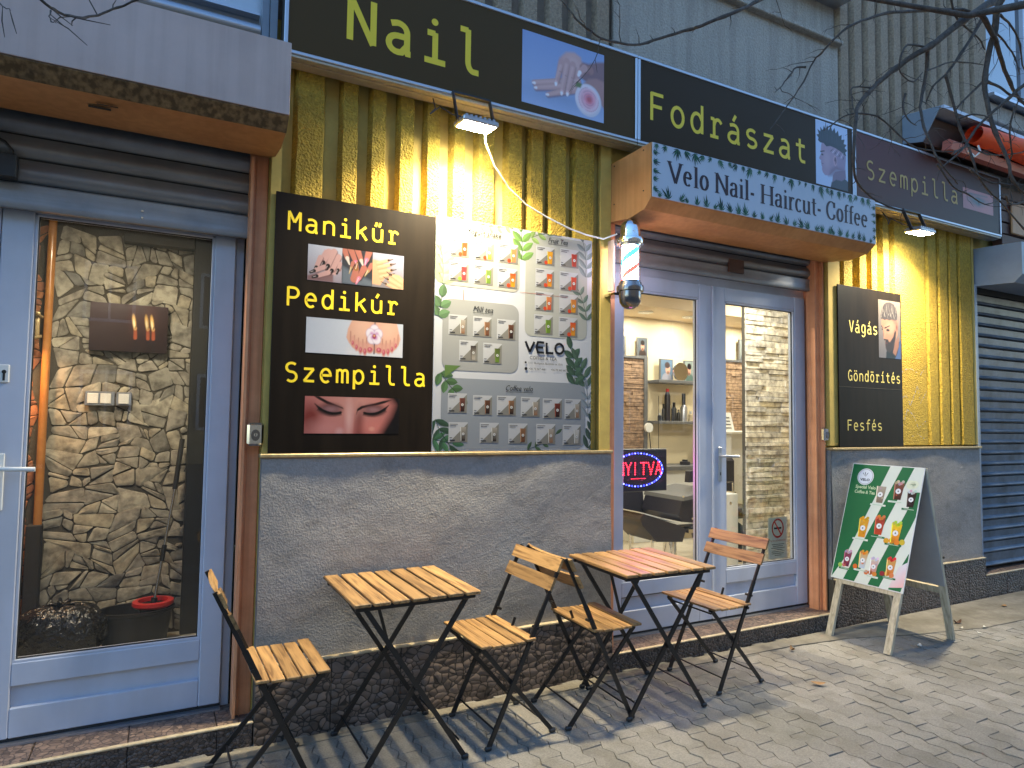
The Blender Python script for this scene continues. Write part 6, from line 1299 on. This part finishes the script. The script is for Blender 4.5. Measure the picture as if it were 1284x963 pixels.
def downlight(i,x,y,z,w,lab):
    t=thing('ceiling_light',lab,'lamp',(x,y,z),0,'recessed ceiling lights in the salon'); keepw(MB().lathe([(.085,0),(.085,-.010),(.070,-.012)],24,(x,y,z)).build('ring',M['white_pl']),t); keepw(MB().lathe([(0,-.006),(.069,-.006)],20,(x,y,z)).build('diffuser',M['cled']),t)
    L=bpy.data.lights.new('ceiling_light_beam','AREA'); L.shape='DISK'; L.size=.14; L.energy=w; L.color=(1,.93,.80); lo=bpy.data.objects.new('ceiling_light_beam',L); COL.objects.link(lo); lo.parent=t; lo.location=(0,0,-.014)
for i,(x,y,z,w) in enumerate(((4.75,5.85,2.66,.7),(5.40,5.85,2.66,.7),(6.45,5.85,2.66,.8),(3.3,4.1,2.90,2),(4.2,3.75,2.90,2.6),(5.9,5.1,2.90,1.5))): downlight(i,x,y,z,SALON_W*w,'round lit recessed ceiling light inside the salon, %s'%('leftmost above the photo shelf','above the two framed portraits','above the right-hand portrait','nearest the left glass door leaf','added to brighten the pale stone pillar','behind the stone pillar')[i])  # the light before the pillar is added to brighten its stones
# brown ledge-stone mirror wall panels
def bpanel(label,x0,x1,z0,z1,y=6.14):
    t=thing('stone_panel',label,'wall panel',((x0+x1)/2,y,z0)); keepw(MB().box(x0,y,z0,x1,y+.05,z1).build('backing',M['joint_dark']),t)
    n0=len(bpy.data.objects); o=ledgewall(t,x0,z0,x1,z1,y,M['brownstone'],.022,.045,.10,.35,one=True,name='thin_stones'); keepw(o,t); o['kind']='stuff'
    keepw(MB().box(x1,y-.03,z0,x1+.05,y+.05,z1+.03,.003).box(x0,y-.03,z1,x1-.001,y+.05,z1+.03,.003).build('frame',M['leather_g']),t); return t
bpanel('brown stone slip panel with a dark frame, seen through the left door glass',4.2,4.95,.95,2.16); bpanel('brown stone slip panel left of the pale pillar, seen through the right door glass',6.2,6.75,.95,2.20)
def frame(label,x,z,w,h,ph,lean=0,y=6.15):
    t=thing('picture_frame',label,'framed photo',(x,y,z),0,'framed portraits in the salon'); fr=MB()
    fr.box(x-w/2,y-.02,z,x+w/2,y+.005,z+h,.003); keepw(fr.build('frame',M['leather_g']),t); keepw(ph.build(x-w/2+.012,z+.012,x+w/2-.012,z+h-.012,y-.0215,None,'print'),t); return t
def portrait(bgc,skin,hair,shirt,sx=0):
    p=Photo(.13,.18,bgc,30); p.ell(.5,.05,.42,.3,shirt,.05).ell(.5+sx,.52,.20,.25,skin,.04).ell(.5+sx*.5,.74,.23,.16,hair,.04).ell(.5+sx,.36,.12,.08,hair,.04,op=.7); return p
frame('framed portrait of a man with dark hair standing on the brown stone panel',4.935,2.192,.15,.22,portrait((.35,.38,.40),(.80,.58,.48),(.16,.12,.1),(.25,.2,.18)))
frame('framed portrait cut by the left jamb on top of the brown panel',4.62,2.192,.15,.22,portrait((.45,.45,.45),(.7,.5,.42),(.1,.08,.08),(.2,.2,.25)))
frame('framed photo with blue background on the upper shelf behind the round mirror',5.30,1.92,.20,.26,portrait((.40,.50,.60),(.85,.65,.55),(.3,.25,.25),(.6,.6,.65),.1))
frame('framed profile photo of a bearded man at the right end of the upper shelf',5.66,1.92,.17,.26,portrait((.55,.60,.58),(.82,.60,.50),(.14,.10,.1),(.35,.45,.42),-.08))
frame('framed portrait above the right brown stone panel beside the pillar',6.60,2.232,.20,.27,portrait((.50,.52,.50),(.85,.66,.54),(.2,.16,.15),(.3,.3,.35)))
def shelf(label,z):
    o=MB().box(5.055,5.98,z-.035,5.80,6.198,z,.003).build('wall_shelf',M['leather_g']); return tag(o,label,'shelf',)
shelf('upper grey wall shelf holding framed photos behind the left door glass',1.918); shelf('lower grey wall shelf holding hair products behind the left door glass',1.44)
t=thing('round_mirror','round silver hand mirror standing on the upper shelf','mirror',(5.46,6.05,1.918)); sm(keepw(MB().tube([(5.46,6.06,2.03),(5.46,6.08,2.03)],.11,28).build('disc',M['chrome']),t),50); keepw(MB().box(5.40,6.03,1.9185,5.52,6.11,1.925).build('stand',M['alu']),t)
def bottle(label,x,z,r_,h,m,mc,cap=.25,y=6.07):
    t=thing('hair_product',label,'bottle',(x,y,z),0,'bottles on the lower salon shelf')
    sm(keepw(MB().lathe([(0,0),(r_,0),(r_,h*(1-cap)*.85),(r_*.55,h*(1-cap)),(r_*.5,h*(1-cap)),(0,h*(1-cap))],16,(x,y,z)).build('bottle',m),t),40); sm(keepw(MB().lathe([(r_*.5,h*(1-cap)),(r_*.55,h*(1-cap)+.002),(r_*.55,h),(0,h)],14,(x,y,z)).build('cap',mc),t),40)
bottle('squat black jar at the left end of the lower shelf',5.14,1.4405,.022,.09,M['black_pl'],M['white_pl']); bottle('slim black bottle beside the squat jar',5.20,1.4405,.022,.20,M['black_pl'],M['black_pl']); bottle('tallest dark can with a red band',5.26,1.4405,.035,.38,M['leather'],M['red_pl'],.1)
bottle('dark spray bottle in the middle of the lower shelf',5.36,1.4405,.032,.22,M['black_pl'],M['black_pl']); bottle('small black bottle right of the dark spray bottle',5.43,1.4405,.022,.14,M['black_pl'],M['chrome']); bottle('clear spray bottle with a tall black head',5.51,1.4405,.042,.33,M['alu'],M['black_pl'],.42); bottle('small cream tub on the lower shelf',5.62,1.4405,.028,.12,M['trim'],M['white_pl']); bottle('white jar with a dark label at the right end of the shelf',5.70,1.4405,.04,.11,M['white_pl'],M['leather'])
# counter along the rear wall
t=thing('counter','white salon counter with a grey top under the shelves','counter',(5.3,6.0,.10)); keepw(MB().box(4.6,5.85,.10,6.0,6.19,.88,.004).build('cabinet',M['white_pl']),t); keepw(MB().box(4.55,5.80,.881,6.02,6.195,.93,.004).build('top',M['leather_g']),t)
bottle('white sanitiser bottle on the salon counter',5.70,.931,.055,.24,M['white_pl'],M['white_pl'],.3,5.95); bottle('red and black bottle on the salon counter',5.80,.931,.03,.24,M['leather'],M['red_pl'],.2,5.98); bottle('dark low jar on the salon counter',5.42,.931,.06,.06,M['leather'],M['leather'],.3,5.95)
t=thing('desk_fan','small round white fan clipped beside the brown panel','fan',(4.95,6.05,1.33)); sm(keepw(MB().tube([(4.95,6.02,1.36),(4.95,6.05,1.36)],.055,20).build('cage',M['white_pl']),t),40); keepw(MB().tube([(4.97,6.05,1.31),(5.02,6.08,1.12),(5.10,6.1,.94)],.005,6).build('wire',M['black_pl']),t)
# right hand side: price card, counter, chair, cabinet
t=thing('reception_desk','pale reception desk behind the right door leaf','desk',(6.3,5.7,.10)); keepw(MB().box(5.75,5.55,.10,6.75,6.10,1.30,.004).build('body',M['white_pl']),t); keepw(MB().box(5.72,5.50,1.301,6.78,6.12,1.33,.003).build('top',M['ceil']),t)
t=thing('price_card','leaning white price card on the reception desk','card',(5.86,5.75,1.331)); keepw(MB().prism([(5.72,1.3315),(5.735,1.3315),(5.80,1.55),(5.785,1.55)],'x',5.70,5.98).build('card',M['white_pl']),t)
for k_ in range(4): keepw(MB().prism([(5.728+.012*k_,1.36+.04*k_),(5.7265+.012*k_,1.36+.04*k_),(5.7305+.012*k_,1.375+.04*k_),(5.732+.012*k_,1.375+.04*k_)],'x',5.74,5.94).build('text_line',M['leather_g']),t)
t=thing('waiting_chair','black padded waiting chair behind the right door leaf','chair',(5.2,5.0,.10))
sm(keepw(MB().box(5.02,5.16,.62,5.42,5.24,1.06,.035).build('backrest',M['leather']),t),40); sm(keepw(MB().box(5.0,4.78,.48,5.42,5.20,.58,.03).build('seat',M['leather']),t),40)
for x,y in ((5.03,4.81),(5.39,4.81),(5.03,5.17),(5.39,5.17)): keepw(MB().tube([(x,y,.10),(x,y,.485)],.012,8).build('leg',M['chrome']),t)
keepw(MB().tube([(5.02,4.80,.56),(5.02,4.80,.74),(5.02,5.18,.74)],.012,8).build('armrest',M['chrome']),t)
t=thing('white_cabinet','narrow white cabinet with a wire handle beside the pale pillar','cabinet',(4.55,4.55,.10)); keepw(MB().box(4.36,4.30,.10,4.535,4.62,.80,.004).build('body',M['white_pl']),t); keepw(MB().tube([(4.38,4.33,.80),(4.38,4.33,.90),(4.50,4.33,.90),(4.50,4.33,.80)],.007,8).build('handle',M['chrome']),t); keepw(MB().tube([(4.44,4.2985,.72),(4.44,4.296,.72)],.014,12).build('knob',M['chrome']),t)
# barber chair (reclined, seen from its side)
t=thing('barber_chair','reclined black barber chair with footrest behind the left door glass','barber chair',(4.05,4.7,.10))
kc=lambda mb,n,m,s=40:sm(keepw(mb.build(n,m),t),s)
kc(MB().prism([(3.56,.84),(3.60,.93),(4.00,.93),(4.04,.56),(3.95,.50),(3.60,.60)],'y',4.98,5.06),'side_panel',M['leather'])
kc(MB().prism([(4.02,.56),(3.98,.62),(4.02,.74),(4.42,.79),(4.50,.74),(4.46,.58),(4.36,.52)],'y',4.45,4.95),'seat',M['leather'])
kc(MB().prism([(4.02,.742),(4.03,.775),(4.40,.835),(4.50,.80),(4.42,.791)],'y',4.43,4.97),'seat_top',M['leather_g'])
kc(MB().prism([(4.24,.88),(4.25,.98),(4.62,1.02),(4.66,.90),(4.60,.60),(4.56,.56),(4.53,.60),(4.57,.90)],'y',4.60,4.66),'armrest',M['leather'])
kc(MB().prism([(3.55,.56),(3.52,.62),(3.56,.66),(3.95,.54),(4.02,.50),(3.98,.40),(3.70,.42)],'y',4.40,4.80),'footrest',M['leather'])
kc(MB().prism([(3.54,.664),(3.54,.674),(3.98,.558),(3.98,.548)],'y',4.42,4.78),'footrest_edge',M['white_pl'])
kc(MB().prism([(4.26,.60),(4.56,.56),(4.66,.50),(4.64,.18),(4.40,.20),(4.32,.34)],'y',4.36,4.40),'leg_shield',M['leather'])
kc(MB().bar((4.28,4.34,.60),(4.56,4.34,.44),.035,.02,up=(0,1,0)),'lever',M['chrome'])
kc(MB().lathe([(.06,.0),(.06,.40)],20,(4.10,4.70,.10)),'pump_column',M['chrome']); kc(MB().lathe([(0,0),(.27,0),(.27,.015),(.20,.03),(0,.035)],32,(4.10,4.70,.10)),'base_plate',M['chrome'])
kc(MB().box(4.02,4.50,.40,4.34,4.56,.52,.006).box(4.05,4.40,.47,4.30,4.44,.50),'mechanism',M['chrome'])
kc(MB().tube([(3.70,4.46,.44),(3.70,4.46,.30),(3.95,4.46,.28),(4.15,4.46,.12)],.011,8).tube([(3.70,4.76,.44),(3.70,4.76,.30),(3.95,4.76,.28),(4.15,4.76,.12)],.011,8),'footrest_bar',M['chrome'])
for x,z in ((3.80,.88),(4.02,.78),(4.05,.60),(4.30,.95)): kc(MB().tube([(x,4.355 if z<.7 else 4.44,z),(x,4.35 if z<.7 else 4.43,z)],.010,8),'bolt',M['chrome'])
# red lamp-reflection sticker like thing: LED sign
t=thing('led_sign','lit LED window sign reading NYITVA in red inside a blue dotted oval','sign',(2.81,3.50,.98))
keepw(MB().box(2.56,3.49,.965,3.02,3.52,1.245,.004).build('panel',M['black_pl']),t)
mb=MB(); cx,cz=2.775,1.108
for i in range(52):
    a=2*math.pi*i/52; disc(mb,cx+.205*math.cos(a),cz+.108*math.sin(a),.0052,3.4885,(.02,.03,1.0) if i%2 else (.10,.12,1.0),6)
def ledtext(s,x0,x1,zb,h):
    Lt={'N':[[(0,0),(0,1)],[(0,1),(1,0)],[(1,0),(1,1)]],'Y':[[(0,1),(.5,.5)],[(1,1),(.5,.5)],[(.5,.5),(.5,0)]],'I':[[(.35,0),(.35,1)]],'T':[[(0,1),(1,1)],[(.5,1),(.5,0)]],'V':[[(0,1),(.5,0)],[(.5,0),(1,1)]],'A':[[(0,0),(.5,1)],[(.5,1),(1,0)],[(.22,.35),(.78,.35)]]}
    n=len(s); pw=(x1-x0)/n
    for k_,ch in enumerate(s):
        for a,b in Lt[ch]:
            m_=max(3,int(math.hypot((b[0]-a[0])*pw*.7,(b[1]-a[1])*h)/.0135))
            for q in range(m_+1): u_=a[0]+(b[0]-a[0])*q/m_; v_=a[1]+(b[1]-a[1])*q/m_; disc(mb,x0+(k_+u_*.72)*pw,zb+v_*h,.0042,3.4885,(1.0,.015,.03),6)
ledtext('NYITVA',2.61,2.985,1.078,.075)
for i in range(14): disc(mb,2.72+i*.009,1.050,.0018,3.4885,(1.0,.02,.05),5)
keepw(mb.build('led_dots',M['led_dots']),t)
keepw(MB().tube([(2.64,3.505,1.245),(2.64,3.505,1.60)],.002,5).tube([(2.96,3.505,1.245),(2.96,3.505,1.60)],.002,5).build('hanging_wire',M['black_steel']),t)
L=bpy.data.lights.new('led_sign_glow','AREA'); L.shape='RECTANGLE'; L.size=.4; L.size_y=.2; L.energy=1.0; L.color=(.9,.10,.55); lo=bpy.data.objects.new('led_sign_glow',L); COL.objects.link(lo); lo.parent=t; lo.location=(-.02,-.014,.13); lo.rotation_euler=(R(-90),0,0)
# no smoking notice stuck inside the right leaf
t=thing('notice','no smoking notice with a red ring stuck on the right door glass','sticker',(3.94,3.366,.46))
keepw(MB().box(3.845,3.370,.455,4.043,3.3715,.75).build('sheet',mat('notice_paper',(.62,.57,.45),.6)),t)
mb=MB(); Y=3.3692
for a,b,c_ in ((.045,.036,(.75,.12,.06)),): 
    n=32; mb.add([(3.943+r_*math.cos(2*math.pi*i/n),Y,.672+r_*1.12*math.sin(2*math.pi*i/n)) for r_ in (.062,.050) for i in range(n)],[(i,(i+1)%n,n+(i+1)%n,n+i) for i in range(n)],lin(c_))
stroke_face(mb,[(3.91,.72),(3.978,.624)],lambda d:.006,Y-.0004,lin((.75,.12,.06))); mb.add([(3.905,Y-.0002,.666),(3.980,Y-.0002,.666),(3.980,Y-.0002,.679),(3.905,Y-.0002,.679)],[(0,1,2,3)],lin((.08,.06,.05)))
text_faces(mb,'TILOS A DOHÁNYZÁS!',3.862,.578,.018,Y,lin((.7,.2,.12)),0,.16)
for k_ in range(7): w_=(.13,.10,.14,.09,.13,.12,.07)[k_]; z=.556-k_*.013; mb.add([(3.944-w_/2,Y,z),(3.944+w_/2,Y,z),(3.944+w_/2,Y,z+.004),(3.944-w_/2,Y,z+.004)],[(0,1,2,3)],lin((.35,.32,.28)))
keepw(mb.build('print',M['print']),t)
